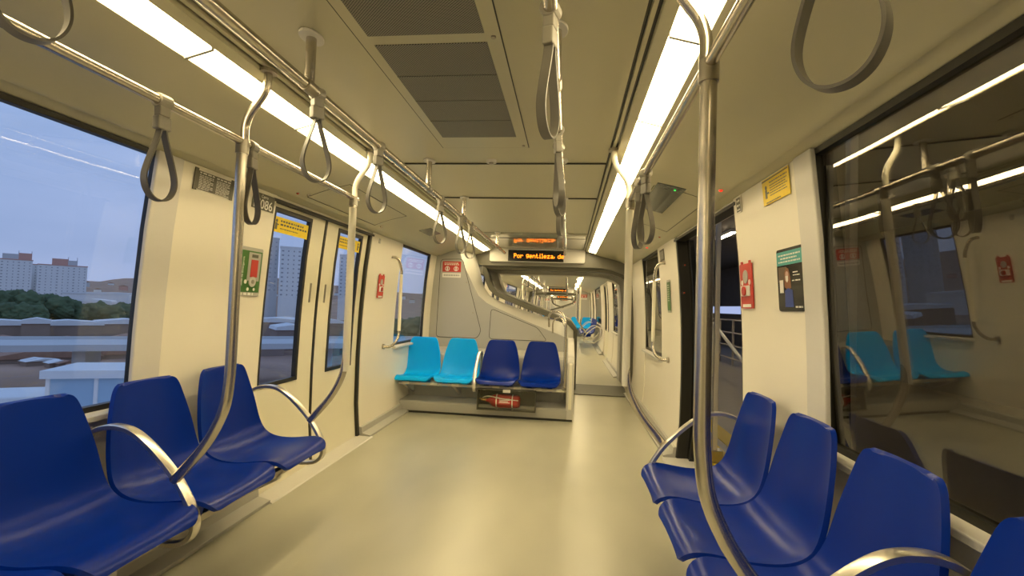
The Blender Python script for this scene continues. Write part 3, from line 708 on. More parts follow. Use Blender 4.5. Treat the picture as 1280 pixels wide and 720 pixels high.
# ------------------------------------------------------------------ gangway
OPEN = [(1.375,0.0),(1.375,0.7),(1.37,1.45),(1.33,1.64),(1.22,1.72),(1.08,1.765),(0.95,1.79),(0.80,1.80),(-0.72,1.80),(-0.83,1.80),(-0.815,1.70),(-0.775,1.56),(-0.72,1.45),(-0.63,1.37),(-0.50,1.315),(-0.10,1.165),(0.30,1.035),(0.46,0.97),(0.535,0.88),(0.535,0.40),(0.535,0.0)]
def shrink(poly, d):
    c = Vector((0.35, 0.95)); out = []
    n = len(poly)
    for i, p in enumerate(poly):
        a = Vector(poly[i-1] if i else poly[0]); b = Vector(poly[(i+1)%n] if i < n-1 else poly[-1])
        t = (b-a).normalized(); nrm = Vector((-t.y, t.x)) if True else 0
        q = Vector(p)+nrm*d
        if q.y < 0 or p[1] == 0: q.y = 0
        out.append((q.x, q.y))
    return out
def gangway(y0, y1, s, names):
    def ring(d, y): return [(s*a, y, b) for a, b in shrink(OPEN, d)]
    def band(segs, name, m, closed_out=0.0):
        inn = [ring(d, y) for y, d in segs]
        mb = MB().grid(inn)
        # outer face so that the band has real thickness
        mb.grid([ring(-0.02, segs[0][0]), inn[0]]); mb.grid([inn[-1], ring(-0.02, segs[-1][0])])
        return tag(mb.build(name, m, smooth=True, angle=35), kind='structure')
    band([(y0+0.0,0.0),(y0+0.02,0.05),(y0+0.16,0.06),(y0+0.30,0.015)], names[0], X['greyd'])
    segs = [(y0+0.30,0.0)]
    k = 0
    yy = y0+0.32
    while yy < y1-0.34:
        segs += [(yy,0.045),(yy+0.05,0.012)]; yy += 0.085
    segs.append((y1-0.30,0.0))
    band(segs, names[1], X['grey'])
    band([(y1-0.30,0.015),(y1-0.16,0.06),(y1-0.02,0.05),(y1,0.0)], names[2], X['greyl'])
    fl = MB().box((s*0.50 if s > 0 else -1.40, y0-0.02, -0.05), (1.40 if s > 0 else -0.50, y1+0.02, 0.006))
    tag(fl.build('floor', X['floor']), kind='structure')
    tag(MB().box(((0.55 if s > 0 else -1.34), y0-0.30, 0.0),((1.34 if s > 0 else -0.55), y0+0.60, 0.012)).build(names[3], X['greyd'], bevel=0.004), kind='structure')
    # outer skin keeps daylight out of the bellows
    tag(MB().box((-1.42,y0+0.02,-0.2),(-1.40,y1-0.02,2.16)).box((1.40,y0+0.02,-0.2),(1.42,y1-0.02,2.16)).box((-1.42,y0+0.0,2.14),(1.42,y1,2.16)).build(names[4], X['black']), kind='structure')
gangway(7.25, 8.8, 1, ['trim_40','trim_41','trim_42','trim_43','trim_44'])
# filler wall beside/above the ring opening, car side
def ring_wall(y, s, num):
    outer = [(1.40,0),(1.40,1.9),(1.1,2.14),(-1.1,2.14),(-1.40,1.9),(-1.40,0)]
    # right shoulder and top
    mb = MB()
    top = [(s*a,b) for a,b in [(1.40,1.3),(1.40,1.95),(1.1,2.12),(-1.1,2.12),(-1.40,1.95),(-1.40,1.86),(-0.83,1.80),(-0.72,1.80),(0.80,1.80),(0.95,1.79),(1.08,1.765),(1.22,1.72),(1.33,1.64),(1.37,1.45)]]
    mb.prism(top, 'y', y, y+0.05)
    tag(mb.build('trim_%d' % num, X['ringg'], smooth=True), kind='structure')
ring_wall(7.20, 1, 45)

# ------------------------------------------------------------------ stickers and signs on the walls
def on_wall(s, y, z, off=-0.016):
    """matrix whose local x runs along the wall in reading direction, y up the wall, z into the room"""
    x = W(z)+off; dz = 0.05; slope = (W(z+dz)-W(z-dz))/(2*dz)
    up = Vector((s*slope, 0, 1)).normalized()
    xr = Vector((0, -s, 0)); nrm = xr.cross(up).normalized()
    m = Matrix((xr, up, nrm)).transposed().to_4x4(); m.translation = Vector((s*x, y, z)); return m
def plate(mb, x0, y0, x1, y1, z0, z1): return mb.box((x0,y0,z0),(x1,y1,z1))
def sticker(name, s, y0, y1, z0, z1, m, label, cat, off=-0.016, r=0.0, th=0.0022):
    y = (y0+y1)/2; z = (z0+z1)/2; w = abs(y1-y0)/2; h = (z1-z0)/2
    t = empty(name); t.matrix_world = on_wall(s, y, z, off); tag(t, label, cat)
    if r: mb = MB().prism(rounded([(-w,-h),(w,-h),(w,h),(-w,h)], r), 'z', 0, th)
    else: mb = MB().box((-w,-h,0),(w,h,th))
    mb.build('face_plate', m, parent=t)
    return t, w, h
def lines(parent, rows, m, z=0.0022, name='text_lines', seed=1):
    rd = random.Random(seed); mb = MB()
    for (x0, x1, y, hh) in rows:
        x = x0
        while x < x1-0.004:
            wl = rd.uniform(0.010, 0.028); e = min(x+wl, x1)
            mb.box((x, y-hh/2, z), (e, y+hh/2, z+0.0008)); x = e+hh*0.7+0.002
    return mb.build(name, m, parent=parent)
# olive instruction plate
t, w, h = sticker('instruction_plate', -1, 2.115, 2.372, 1.728, 1.815, X['olive'], 'dark olive instruction plate with small text above the left seats', 'sign')
for q in (-w-0.008, w-0.014): MB().box((q,-h-0.008,0),(q+0.022,h+0.010,0.003)).build('end_strip', X['olive'], parent=t)
rows = [(-0.105,-0.005,0.036,0.007),(0.008,0.108,0.034,0.007)]
for i in range(9):
    rows += [(-0.105,-0.012-0.02*(i%3==2),0.024-i*0.0078,0.0035),(0.010,0.106-0.02*(i%4==3),0.022-i*0.0078,0.0035)]
lines(t, rows, X['greyl'])
# car number
t, w, h = sticker('car_number_plate', -1, 2.540, 2.742, 1.722, 1.815, X['olive'], 'dark plate with the white car number by the left doors', 'sign')
flat_text('number_digits', 'M086', 0.078, X['white'], t, Matrix.Translation((-0.002,-0.016,0.0026)))
flat_text('small_caption', 'Carro', 0.026, X['white'], t, Matrix.Translation((0.005,0.030,0.0026)))
# green instruction card for the door release
t, w, h = sticker('door_release_card', -1, 2.505, 2.705, 1.222, 1.50, X['grey'], 'green framed card with red window on the panel left of the doors', 'sign', r=0.012)
MB().box((-w+0.012,-h+0.022,0.002),(w-0.008,h-0.020,0.0045)).build('green_field', X['green'], parent=t)
MB().box((-0.028,-0.052,0.004),(w-0.020,h-0.028,0.0065)).build('grey_recess', X['grey'], parent=t, bevel=0.002)
MB().box((-0.004,-0.030,0.006),(0.056,0.070,0.009)).build('red_window', X['red'], parent=t)
MB().box((-0.002,0.082,0.006),(0.052,0.100,0.008)).build('slot', X['olive'], parent=t)
MB().disc((0.022,-0.056,0.004),(0,0,1),0.030,0.005,22).build('handle_disc', X['greyl'], parent=t)
MB().disc((0.022,-0.056,0.009),(0,0,1),0.012,0.003,16).build('keyhole', X['steeld'], parent=t)
for q in ((-0.036,-0.058,0.012),(-0.010,-0.100,0.010),(0.045,-0.100,0.009)): MB().disc((q[0],q[1],0.0045),(0,0,1),q[2],0.001,14).build('pictogram', X['white'], parent=t)
lines(t, [(-0.062,0.045,-0.127,0.014)], X['white'], name='bottom_label')
flat_text('side_text', 'Saida de Emergencia', 0.020, X['white'], t, Matrix.Translation((-w+0.030,0.0,0.0050)) @ Matrix.Rotation(R(90),4,'Z'))
# yellow warning stickers on the door windows
for (ya, yb, lab, sd) in ((2.815,3.215,'yellow warning sticker at the top of the near left door window',3),(3.68,4.07,'yellow warning sticker at the top of the far left door window',4)):
    t, w, h = sticker('warning_sticker', -1, ya, yb, 1.628, 1.725, X['yellow'], lab, 'sticker', off=0.020, th=0.0012)
    fl = -1 if sd == 3 else 1
    xs_ = -w+0.075 if sd == 3 else -w+0.02; xe = w-0.02 if sd == 3 else w-0.085
    lines(t, [(xs_,xe-0.04,0.026,0.012),(xs_,xe,0.004,0.012),(xs_,xe-0.10,-0.022,0.006)], X['olive'], 0.0013, seed=sd)
    px_ = -w+0.032 if sd == 3 else w-0.035
    MB().disc((px_,0.022,0.0012),(0,0,1),0.011,0.001,14).box((px_-0.012,-0.032,0.0012),(px_+0.010,0.010,0.0022)).box((px_+0.008,-0.004,0.0012),(px_+0.024,0.004,0.0022)).build('pictogram', X['olive'], parent=t)
# tiny door number labels and emergency call points
t, w, h = sticker('door_label', -1, 4.385, 4.425, 1.755, 1.80, X['grey'], 'tiny grey label at the top of the panel right of the left doors', 'label')
flat_text('label_digit', '1', 0.032, X['white'], t, Matrix.Translation((0,0,0.0026)))
t, w, h = sticker('door_label', 1, 2.64, 2.71, 1.745, 1.83, X['white'], 'tiny framed label at the top of the right panel by the open doors', 'label')
MB().box((-w+0.006,-h+0.006,0.0022),(w-0.006,h-0.006,0.003)).build('dark_field', X['greyd'], parent=t)
lines(t, [(-0.02,0.02,0.02,0.01),(-0.02,0.02,-0.004,0.01),(-0.02,0.02,-0.026,0.006)], X['white'], 0.003)
def call_point(s, y0, y1, z0, z1, label):
    t, w, h = sticker('emergency_call_point', s, y0, y1, z0, z1, X['red'], label, 'call point', r=0.008, th=0.006)
    MB().box((-w*0.8,h-0.004,0),(-w*0.55,h+0.014,0.006)).box((w*0.55,h-0.004,0),(w*0.8,h+0.014,0.006)).build('top_tab', X['red'], parent=t)
    MB().disc((0,h*0.42,0.006),(0,0,1),w*0.42,0.003,20).build('speaker_disc', X['grey'], parent=t)
    for q in (-1, 1): MB().disc((q*w*0.62,h*0.16,0.006),(0,0,1),w*0.17,0.002,12).build('dot_mark', X['white'], parent=t)
    MB().box((-w*0.72,-h*0.45,0.006),(w*0.72,h*0.02,0.014)).build('clear_cover', X['white'], parent=t, bevel=0.008)
    MB().disc((0,-h*0.22,0.016),(0,0,1),w*0.30,0.006,18).build('push_button', X['redp'], parent=t, smooth=True, angle=30)
    MB().box((-w*0.7,-h+0.006,0.006),(w*0.7,-h+0.022,0.0068)).build('white_caption', X['white'], parent=t)
call_point(-1, 4.50, 4.64, 1.245, 1.465, 'red emergency call point on the panel beyond the left doors')
call_point(1, 2.565, 2.73, 1.245, 1.475, 'red emergency call point on the right panel by the open doors')
# yellow sticker and poster on the right wall panel
t, w, h = sticker('warning_sticker', 1, 2.085, 2.355, 1.712, 1.838-0.01, X['yellow'], 'yellow notice with small black text at the top of the right panel', 'sticker')
MB().box((-w+0.001,h-0.010,0.0022),(w-0.004,h-0.004,0.003)).build('title_bar', X['olive'], parent=t)
lines(t, [(-0.055,0.12,0.034,0.005)]+[(-0.055,0.115-0.015*(i%2),0.020-i*0.011,0.0035) for i in range(5)]+[(-0.10,0.05,-0.050,0.005)], X['olive'], 0.0022, seed=9)
MB().disc((-0.095,0.018,0.0022),(0,0,1),0.010,0.001,14).box((-0.106,-0.030,0.0022),(-0.086,0.008,0.003)).box((-0.088,-0.012,0.0022),(-0.066,-0.004,0.003)).build('pictogram', X['olive'], parent=t)
t, w, h = sticker('poster', 1, 2.03, 2.272, 1.235, 1.500, X['blackg'], 'small black and teal poster of a masked woman on the right panel', 'poster', r=0.016)
MB().box((-w+0.002,h-0.070,0.0022),(w-0.002,h-0.012,0.003)).build('teal_banner', X['teal'], parent=t)
lines(t, [(-0.10,0.10,h-0.028,0.006),(-0.08,0.07,h-0.042,0.006),(-0.10,0.10,h-0.056,0.006)], X['white'], 0.003, seed=12)
MB().prism([(-0.11,-0.01),(-0.11,0.055),(-0.03,0.055),(-0.05,0.0)],'z',0.0022,0.0026).build('brown_background', X['brownp'], parent=t)
fig = MB().prism([(-0.055,-0.03),(-0.050,0.03),(-0.030,0.052),(-0.010,0.045),(0.004,0.01),(0.008,-0.035),(-0.02,-0.045)],'z',0.0026,0.0030).build('printed_hair', X['hairp'], parent=t)
MB().disc((-0.026,0.022,0.003),(0,0,1),0.014,0.0004,16).build('printed_face', X['skin'], parent=t)
MB().prism([(-0.040,0.016),(-0.014,0.016),(-0.016,-0.004),(-0.026,-0.012),(-0.038,-0.004)],'z',0.0034,0.0038).build('printed_mask', X['white'], parent=t)
MB().prism([(-0.055,-0.115),(-0.050,-0.045),(-0.02,-0.035),(0.020,-0.045),(0.024,-0.115)],'z',0.0030,0.0034).build('printed_clothes', X['bluep'], parent=t)
MB().box((-0.098,-0.055,0.0034),(-0.062,0.0,0.0038)).build('printed_card', X['white'], parent=t)
lines(t, [(0.03,0.07,0.028,0.004),(0.03,0.095,0.016,0.004),(0.02,0.04,-0.006,0.004),(0.05,0.09,-0.006,0.005),(0.04,0.10,-h+0.018,0.007)], X['white'], 0.0026, seed=2)
# green framed sign on the far right panel
t, w, h = sticker('door_release_card', 1, 4.55, 4.70, 1.20, 1.50, X['grey'], 'grey and green card on the right panel beyond the open doors', 'sign', r=0.01)
MB().box((-w+0.010,-h+0.02,0.002),(w-0.010,h-0.02,0.005)).build('green_field', X['green'], parent=t)
lines(t, [(-0.04,0.04,0.10-0.02*i,0.008) for i in range(8)], X['greyl'], 0.005, seed=5)
t, w, h = sticker('notice_plate', 1, 4.72, 4.92, 1.69, 1.80, X['olive'], 'dark notice plate at the top of the panel beside the far right window', 'sign')
lines(t, [(-0.08,0.08,0.03-0.015*i,0.005) for i in range(5)], X['greyl'], 0.0022, seed=6)
# red and white sign high on the end wall
def end_sign(y, s, x0, x1, z0, z1, label):
    c = Vector((s*(x0+x1)/2, y, (z0+z1)/2)); w = (x1-x0)/2; h = (z1-z0)/2
    t = tag(empty('fire_equipment_sign', c), label, 'sign', 'red signs on the end walls')
    MB().box((-w,-0.003,-h*0.30),(w,0,h)).build('red_field', X['red'], parent=t)
    for q in (-0.45, 0.45):
        n = 20; rr = w*0.26
        MB().loft([[(q*w*1.05+r_2*math.cos(k*2*math.pi/n), -0.004, h*0.10+r_2*math.sin(k*2*math.pi/n)) for k in range(n)] for r_2 in (rr, rr*0.72)], cap=False).box((q*w*1.05-0.008,-0.0045,h*0.10-0.022),(q*w*1.05+0.008,-0.003,h*0.10+0.022)).build('white_pictogram', X['white'], parent=t)
    mb = MB(); rd = random.Random(4)
    for r_3, zz in enumerate((h*0.78, h*0.60)):
        x = -w*0.8
        while x < w*0.75: e = x+rd.uniform(0.015,0.03); mb.box((x,-0.0042,zz-0.006),(e,-0.003,zz+0.006)); x = e+0.008
    mb.build('title_text', X['cream'], parent=t)
    MB().box((-w,-0.003,-h),(w,0,-h*0.45)).build('white_caption', X['white'], parent=t)
    mb = MB(); rd = random.Random(5); x = -w*0.85
    while x < w*0.8: e = x+rd.uniform(0.015,0.03); mb.box((x,-0.0042,-h*0.82),(e,-0.003,-h*0.62)); x = e+0.006
    mb.build('caption_text', X['grey'], parent=t)
end_sign(Y_END-0.004, 1, -1.235, -0.985, 1.56, 1.775, 'red sign with two round white symbols on the grey end wall')

# ------------------------------------------------------------------ cars seen through the gangway
def far_car(k):
    y0 = 8.8+PERIOD*(k-1); y1 = y0+13.4; yr = y1; s = -1 if k % 2 else 1     # unit on the right in car 2
    off = PERIOD*k
    wins = [(y0+0.6, y0+1.6), (y0+5.25, y0+8.13), (y0+11.26, y0+12.34)]
    doors = [(y0+2.7, y0+4.17), (y0+8.97, y0+10.44)]
    car_shell(y0, y1, wins, doors, False, False)
    lab = ['', 'second', 'third', 'fourth'][k]
    for s2 in (-1, 1):
        if k == 1:
            for a, b in wins: window(s2, a, b, X['glass'] if s2 < 0 else X['glassr'])
        else:
            for a, b in wins: window(s2, a, b, X['glass'] if s2 < 0 else X['glassr'])
        for a, b in doors:
            m_ = (a+b)/2
            door_leaf(s2, a-0.05, m_-0.015, a+0.06, m_-0.22, m_-0.11, glass=X['glass'] if s2 < 0 else X['glassr'])
            door_leaf(s2, m_+0.015, b+0.05, m_+0.22, b-0.06, m_+0.11, glass=X['glass'] if s2 < 0 else X['glassr'])
        side = 'left' if s2 < 0 else 'right'
        n = 6
        for i in range(n):
            light_strip(s2, y0+0.15+i*13.1/n, y0+0.15+(i+1)*13.1/n, 'light panel %s of the %s ceiling strip in the %s car' % (['nearest end', 'past the near doors', 'before the middle', 'after the middle', 'above the far doors', 'far end'][i], side, lab), 'ceiling strips in the %s car' % lab)
    # ring, header and display at the far end
    header(yr, 50+k*10)
    display(yr, 'orange dot-matrix display on the header at the far end of the %s car' % lab)
    tag(MB().box((-0.64,yr-1.15,2.056),(0.64,yr,2.059)).build('trim_%d' % (51+k*10), X['glossc']), kind='structure')
    return y0, y1, s
def far_unit(yr, s, lab):
    yf = yr-0.8
    mb = MB(); n = 4; rings = []
    for k in range(n+1):
        t = k/n; e = math.sin(t*math.pi/2)
        rings.append([(s*(a[0]+(b[0]-a[0])*e), yf+0.8*t, a[1]+(b[1]-a[1])*e) for a, b in zip(FRONT, BACK)])
    tag(mb.loft(rings).build('wall_end', X['grey'], smooth=True, angle=30), kind='structure')
    tag(MB().box((min(-1.39*s,0.53*s), yf-0.78, 0.0),(max(-1.39*s,0.53*s), yf+0.02, 0.12)).box((min(-1.39*s,0.5*s), yf-0.7, 0.1),(max(-1.39*s,0.5*s), yf+0.02, 0.6)).build('trim_%d' % int(100+yf), X['grey']), kind='structure')
for k in (1, 2, 3):
    y0, y1, s = far_car(k)
    lab = ['', 'second', 'third', 'fourth'][k]
    far_unit(y1, s, lab)
    b = 60*k+20
    if k < 3: gangway(y1+0.05, y1+1.6, s, ['trim_%d' % (b+q) for q in range(5)]); ring_wall(y1, s, b+9)
    yf = y1-0.8
    for i, (xx, src, nm) in enumerate(((-1.22, cyan0, 'cyan seat at the outer end'), (-0.76, cyan0, 'cyan seat at the inner place'), (-0.30, seat0, 'blue seat next to the cyan pair'), (0.165, seat0, 'blue seat at the aisle end'))):
        place_seat(src, (s*xx, yf-0.70, -0.045), -math.pi/2, '%s of the end row in the %s car' % (nm, lab), 'end row seats in the %s car' % lab)
    end_sign(yf-0.004, s, -1.235, -0.985, 1.56, 1.775, 'red and white sign on the end wall of the %s car' % lab)
    for s2, side in ((-1,'left'),(1,'right')):
        for i, yy in enumerate((y0+8.56, y0+8.10, y0+7.64, y0+7.18, y0+6.72, y0+6.26)):
            if k == 3 and i > 1: continue
            place_seat(seat0, (s2*WX, yy, 0), 0 if s2 < 0 else math.pi, 'blue side seat %s on the %s of the %s car' % (['by the far doors','second from the far doors','third from the far doors','fourth from the far doors','fifth from the far doors','sixth from the far doors'][i], side, lab), 'side seats in the %s car' % lab)
        for i, (yy, sl) in enumerate(((y0+3.9,True),(y0+5.1,False),(y0+7.9,False),(y0+8.79,True))):
            pole(s2, yy, 'curved pole %s on the %s side of the %s car' % (['by the near doors','after the near doors','before the far doors','by the far doors'][i], side, lab), sl)
            if k < 3: place_arm((s2*WX, yy, 0), 0 if s2 < 0 else math.pi, 'curved armrest %s on the %s side of the %s car' % (['by the near doors','after the near doors','before the far doors','by the far doors'][i], side, lab), 'armrests in the %s car' % lab)
        rail_line(s2*0.75, 1.783, y0+3.9, y0+9, 0.0145, 'handrail over the %s seats in the %s car' % (side, lab), [], 'handrails in the %s car' % lab)
        rail_line(s2*0.39, 1.893, y0+0.8, y0+12.2, 0.017, 'ceiling handrail on the %s of the %s car' % (side, lab), [y0+2, y0+5, y0+8, y0+11], 'handrails in the %s car' % lab)
        if k == 1:
            for i in range(6):
                strap(s2*0.39, 1.893, y0+1.5+i*1.6, 10*(i%3), 'hanging strap number %s on the %s ceiling rail in the second car' % (['one','two','three','four','five','six'][i], side), 'straps in the second car')
tag(MB().box((-1.45, 52.2, 0), (1.45, 52.26, 2.1)).build('wall_front', X['grey']), kind='structure')

# ------------------------------------------------------------------ station platform outside the open doors
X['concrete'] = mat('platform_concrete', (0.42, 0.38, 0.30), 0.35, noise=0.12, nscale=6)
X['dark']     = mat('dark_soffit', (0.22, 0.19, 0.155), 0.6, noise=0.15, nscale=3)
X['psd']      = mat('platform_metal', (0.60, 0.55, 0.45), 0.35, 0.2, noise=0.05)
pf = tag(MB().box((1.56,-6,-0.60),(7.0,24,-0.02)).build('platform_floor', X['concrete']), 'grey station platform floor beyond the open doors', 'platform')
tag(MB().box((1.62,-5.9,-0.02),(1.86,23.9,-0.012)).build('yellow_edge_strip', X['yellow']), 'yellow tactile strip along the platform edge', 'edge strip')
tag(MB().box((1.95,-5.9,-0.02),(2.12,23.9,-0.012)).build('yellow_edge_strip', X['yellow']), 'second yellow strip farther in on the platform', 'edge strip')
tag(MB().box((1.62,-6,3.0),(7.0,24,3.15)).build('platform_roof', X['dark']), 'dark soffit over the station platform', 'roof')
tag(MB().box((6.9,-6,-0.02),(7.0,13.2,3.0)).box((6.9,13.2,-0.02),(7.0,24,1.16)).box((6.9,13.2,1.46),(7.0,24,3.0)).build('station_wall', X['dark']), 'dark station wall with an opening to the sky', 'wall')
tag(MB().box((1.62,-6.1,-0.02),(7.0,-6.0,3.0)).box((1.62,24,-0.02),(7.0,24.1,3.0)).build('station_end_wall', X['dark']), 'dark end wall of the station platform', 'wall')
# railing along the platform void
rl = tag(empty('platform_railing', (4.3, 12, -0.012)), 'metal railing with mesh posts on the platform', 'railing')
for z in (1.05, 0.75, 0.45, 0.15): MB().tube([(0,-1,z),(0,9,z)],0.018,8,up=(0,0,1)).build('rail_bar', X['psd'], parent=rl, smooth=True)
for i in range(11): MB().box((-0.02,-1+i,-0.01),(0.02,-0.96+i,1.05)).build('railing_post', X['psd'], parent=rl)
st = tag(empty('stair_handrail', (3.2, 8.4, 0)), 'white sloping stair handrail on the platform', 'handrail')
MB().tube([(0,-1.6,0.02),(0,1.3,1.0)],0.03,10,up=(1,0,0)).tube([(0,-1.6,-0.4+0.40),(0,-1.6,0.02)],0.02,8).tube([(0,1.3,0.0),(0,1.3,1.0)],0.025,8).build('sloping_bar', X['cream'], parent=st, smooth=True)
# platform screen frame
for yy, lb_ in ((4.24, 'far'), (2.30, 'near')):
    pp = tag(empty('screen_door_post', (1.68, yy, -0.012)), 'metal post of the platform screen doors, %s one' % lb_, 'post')
    MB().box((-0.018,-0.01,0),(0.018,0.03,2.1)).build('post_body', X['psd'], parent=pp, bevel=0.004)
    MB().box((-0.06,-0.03,0),(0.06,0.07,0.10)).build('post_foot', X['steeld'], parent=pp, bevel=0.004)
tag(MB().box((1.64,-5.9,2.09),(1.74,23.9,2.30)).build('screen_door_header', X['psd'], bevel=0.005), 'long metal header over the platform screen doors', 'header')
for i, (xx, yy) in enumerate(((3.9,11.4),(2.8,8.2),(3.1,-1.4))):  # middle and nearest lamps are added to brighten the station
    tl = tag(empty('platform_lamp', (xx, yy, 3.0)), 'fluorescent lamp under the station soffit, %s one' % ['farthest','middle','nearest'][i], 'lamp')
    MB().box((-0.06,-0.6,-0.07),(0.06,0.6,0.0)).build('lamp_housing', X['white'], parent=tl)
    MB().box((-0.045,-0.58,-0.085),(0.045,0.58,-0.07)).build('lamp_tube', mat('platform_tube', (0.9,0.9,0.8), 0.5, emit=(1.0,0.80,0.5), estr=45), parent=tl)
# two red dots stand in for a red lamp reflected in the open leaf
for i, z in enumerate((1.60, 1.37)):
    q = tag(empty('door_signal_lamp', (1.40, 4.20, z)), 'small red signal dot on the dark door edge, %s one' % ['upper','lower'][i], 'signal lamp')
    MB().disc((0,-0.010,0),(0,1,0),0.006,0.012,12).build('lens', X['redoff'], parent=q); MB().disc((0,-0.002,0),(0,1,0),0.015,0.010,12).build('bezel', X['black'], parent=q)

# ------------------------------------------------------------------ the city beyond the left windows
GZ = -15.0
X['ground'] = mat('brown_ground', (0.36, 0.23, 0.16), 0.9, noise=0.5, nscale=0.06)
X['bwhite'] = mat('white_render', (0.80, 0.80, 0.78), 0.8, noise=0.05, nscale=0.2)
X['bgrey']  = mat('grey_render', (0.55, 0.56, 0.56), 0.8, noise=0.06, nscale=0.2)
X['bsal']   = mat('salmon_render', (0.60, 0.34, 0.27), 0.8, noise=0.06, nscale=0.2)
X['bwin']   = mat('building_window', (0.36, 0.37, 0.38), 0.4)
X['bwall']  = mat('brownish_wall', (0.30, 0.22, 0.17), 0.8, noise=0.15, nscale=0.3)
X['roofw']  = mat('pale_metal_roof', (0.74, 0.76, 0.76), 0.6, noise=0.08, nscale=0.5)
X['roofb']  = mat('brown_tile_roof', (0.34, 0.19, 0.125), 0.8, noise=0.25, nscale=0.8)
X['roofbl'] = mat('pale_blue_panel', (0.36, 0.52, 0.66), 0.5, noise=0.06, nscale=1)
X['leaf']   = mat('tree_foliage', (0.085, 0.12, 0.055), 0.9, noise=0.45, nscale=0.9)
X['bark']   = mat('tree_bark', (0.10, 0.08, 0.06), 0.9, noise=0.2, nscale=3)
gm = MB(); nx = 40; ny = 40; rows = []
for i in range(nx+1):
    x = -1500 + 1496*(i/nx)
    row = []
    for j in range(ny+1):
        y = -300+2000*(j/ny); dd = math.hypot(x, y)
        hgt = max(0, (dd-620)/700)*42*(0.75+0.35*math.sin(x*0.006+1)+0.3*math.sin(y*0.009+x*0.004))
        row.append((x, y, GZ+max(0,hgt)))
    rows.append(row)
gm.grid(rows); tag(gm.build('ground', X['ground'], smooth=True, angle=180), kind='structure')
def polar(px_dir, D):     # direction given as azimuth left of the travel direction in degrees
    a = R(px_dir); return (0.45-D*math.sin(a), D*math.cos(a))
winmesh = None
def building(az, D, wid, dep, zt, label, body, roofcap=None, cols_=0, rows_=0, rot=None, group='buildings outside the left windows', cat='building', name='apartment_building', wscale=(0.8,0.9)):
    global winmesh
    x, y = polar(az, D); rz = R(az) if rot is None else R(rot)
    t = tag(empty(name, (x, y, GZ), rz), label, cat, group); H = zt-GZ
    MB().box((-wid/2,0,0),(wid/2,dep,H)).build('wall', body, parent=t)
    MB().box((-wid/2-0.3,-0.3,H),(wid/2+0.3,dep+0.3,H+0.8)).build('roof_edge', roofcap or body, parent=t)
    if cols_:
        if winmesh is None:
            winmesh = bpy.data.meshes.new('window'); winmesh.from_pydata([(-.5,0,-.5),(.5,0,-.5),(.5,0,.5),(-.5,0,.5),(-.5,.1,-.5),(.5,.1,-.5),(.5,.1,.5),(-.5,.1,.5)],[],[(0,1,2,3),(4,7,6,5),(0,4,5,1),(1,5,6,2),(2,6,7,3),(3,7,4,0)]); winmesh.materials.append(X['bwin'])
        for r0 in range(rows_):
            for c0 in range(cols_):
                w = bpy.data.objects.new('window', winmesh); col.objects.link(w); w.parent = t
                w.location = (-wid/2+wid*(c0+0.5)/cols_, -0.06, H-2.2-r0*2.8); w.scale = (wscale[0]+0.5*((c0*7)%3==0), 1, wscale[1])
    return t
# az: px 55 -> about 54 deg ; px 350 -> 32 deg
G1 = 'white apartment blocks at the left'
building(52.5, 650, 33, 20, 27.5, 'long white apartment block at the left photo edge with grey and salmon roof boxes', X['bwhite'], X['bsal'], 9, 10, group=G1)
building(50.85, 680, 11, 16, 25.0, 'narrow white apartment wing between the two taller blocks', X['bwhite'], X['bsal'], 3, 9, group=G1)
building(49.15, 650, 36, 20, 24.5, 'white apartment block with a salmon roof box, right of its twin', X['bwhite'], X['bsal'], 9, 10, group=G1)
for az, D, wdt, m_, lb_ in ((52.35,655,11,'bgrey','grey rooftop box on the leftmost block'),(51.5,655,9,'bsal','salmon rooftop box on the leftmost block'),(49.35,655,12,'bsal','salmon rooftop box on the right white block'),(48.55,655,7,'bgrey','small grey rooftop box on the right white block')):
    x, y = polar(az, D); zt = 27.5+0.8 if az > 51 else 24.5+0.8
    t = tag(empty('rooftop_box', (x, y, zt), R(az)), lb_, 'rooftop box', 'boxes on the apartment roofs')
    MB().box((-wdt/2,0,0),(wdt/2,8,6.2 if m_ == 'bsal' else 5.0)).build('wall', X[m_], parent=t); MB().box((wdt/2-0.5,3,4),(wdt/2,3.4,8.4)).build('mast', X['bgrey'], parent=t)
G2 = 'towers seen through the doors'
building(33.45, 350, 15, 14, 38.5, 'tall grey tower seen in the near left door window', X['bgrey'], None, 5, 12, group=G2)
building(31.0, 345, 13, 14, 33.0, 'tall white tower right of the grey one in the near door window', X['bwhite'], None, 4, 11, group=G2)
building(27.7, 400, 12, 12, 30.0, 'pale tower at the left of the far left door window', X['bwhite'], None, 3, 10, group=G2)
building(24.9, 400, 17, 12, 35.0, 'pale white tower at the right of the far left door window', X['bwhite'], None, 5, 11, group=G2)
building(29.6, 480, 14, 12, 26.0, 'slim white tower farther behind between the door windows', X['bwhite'], None, 3, 10, group=G2)
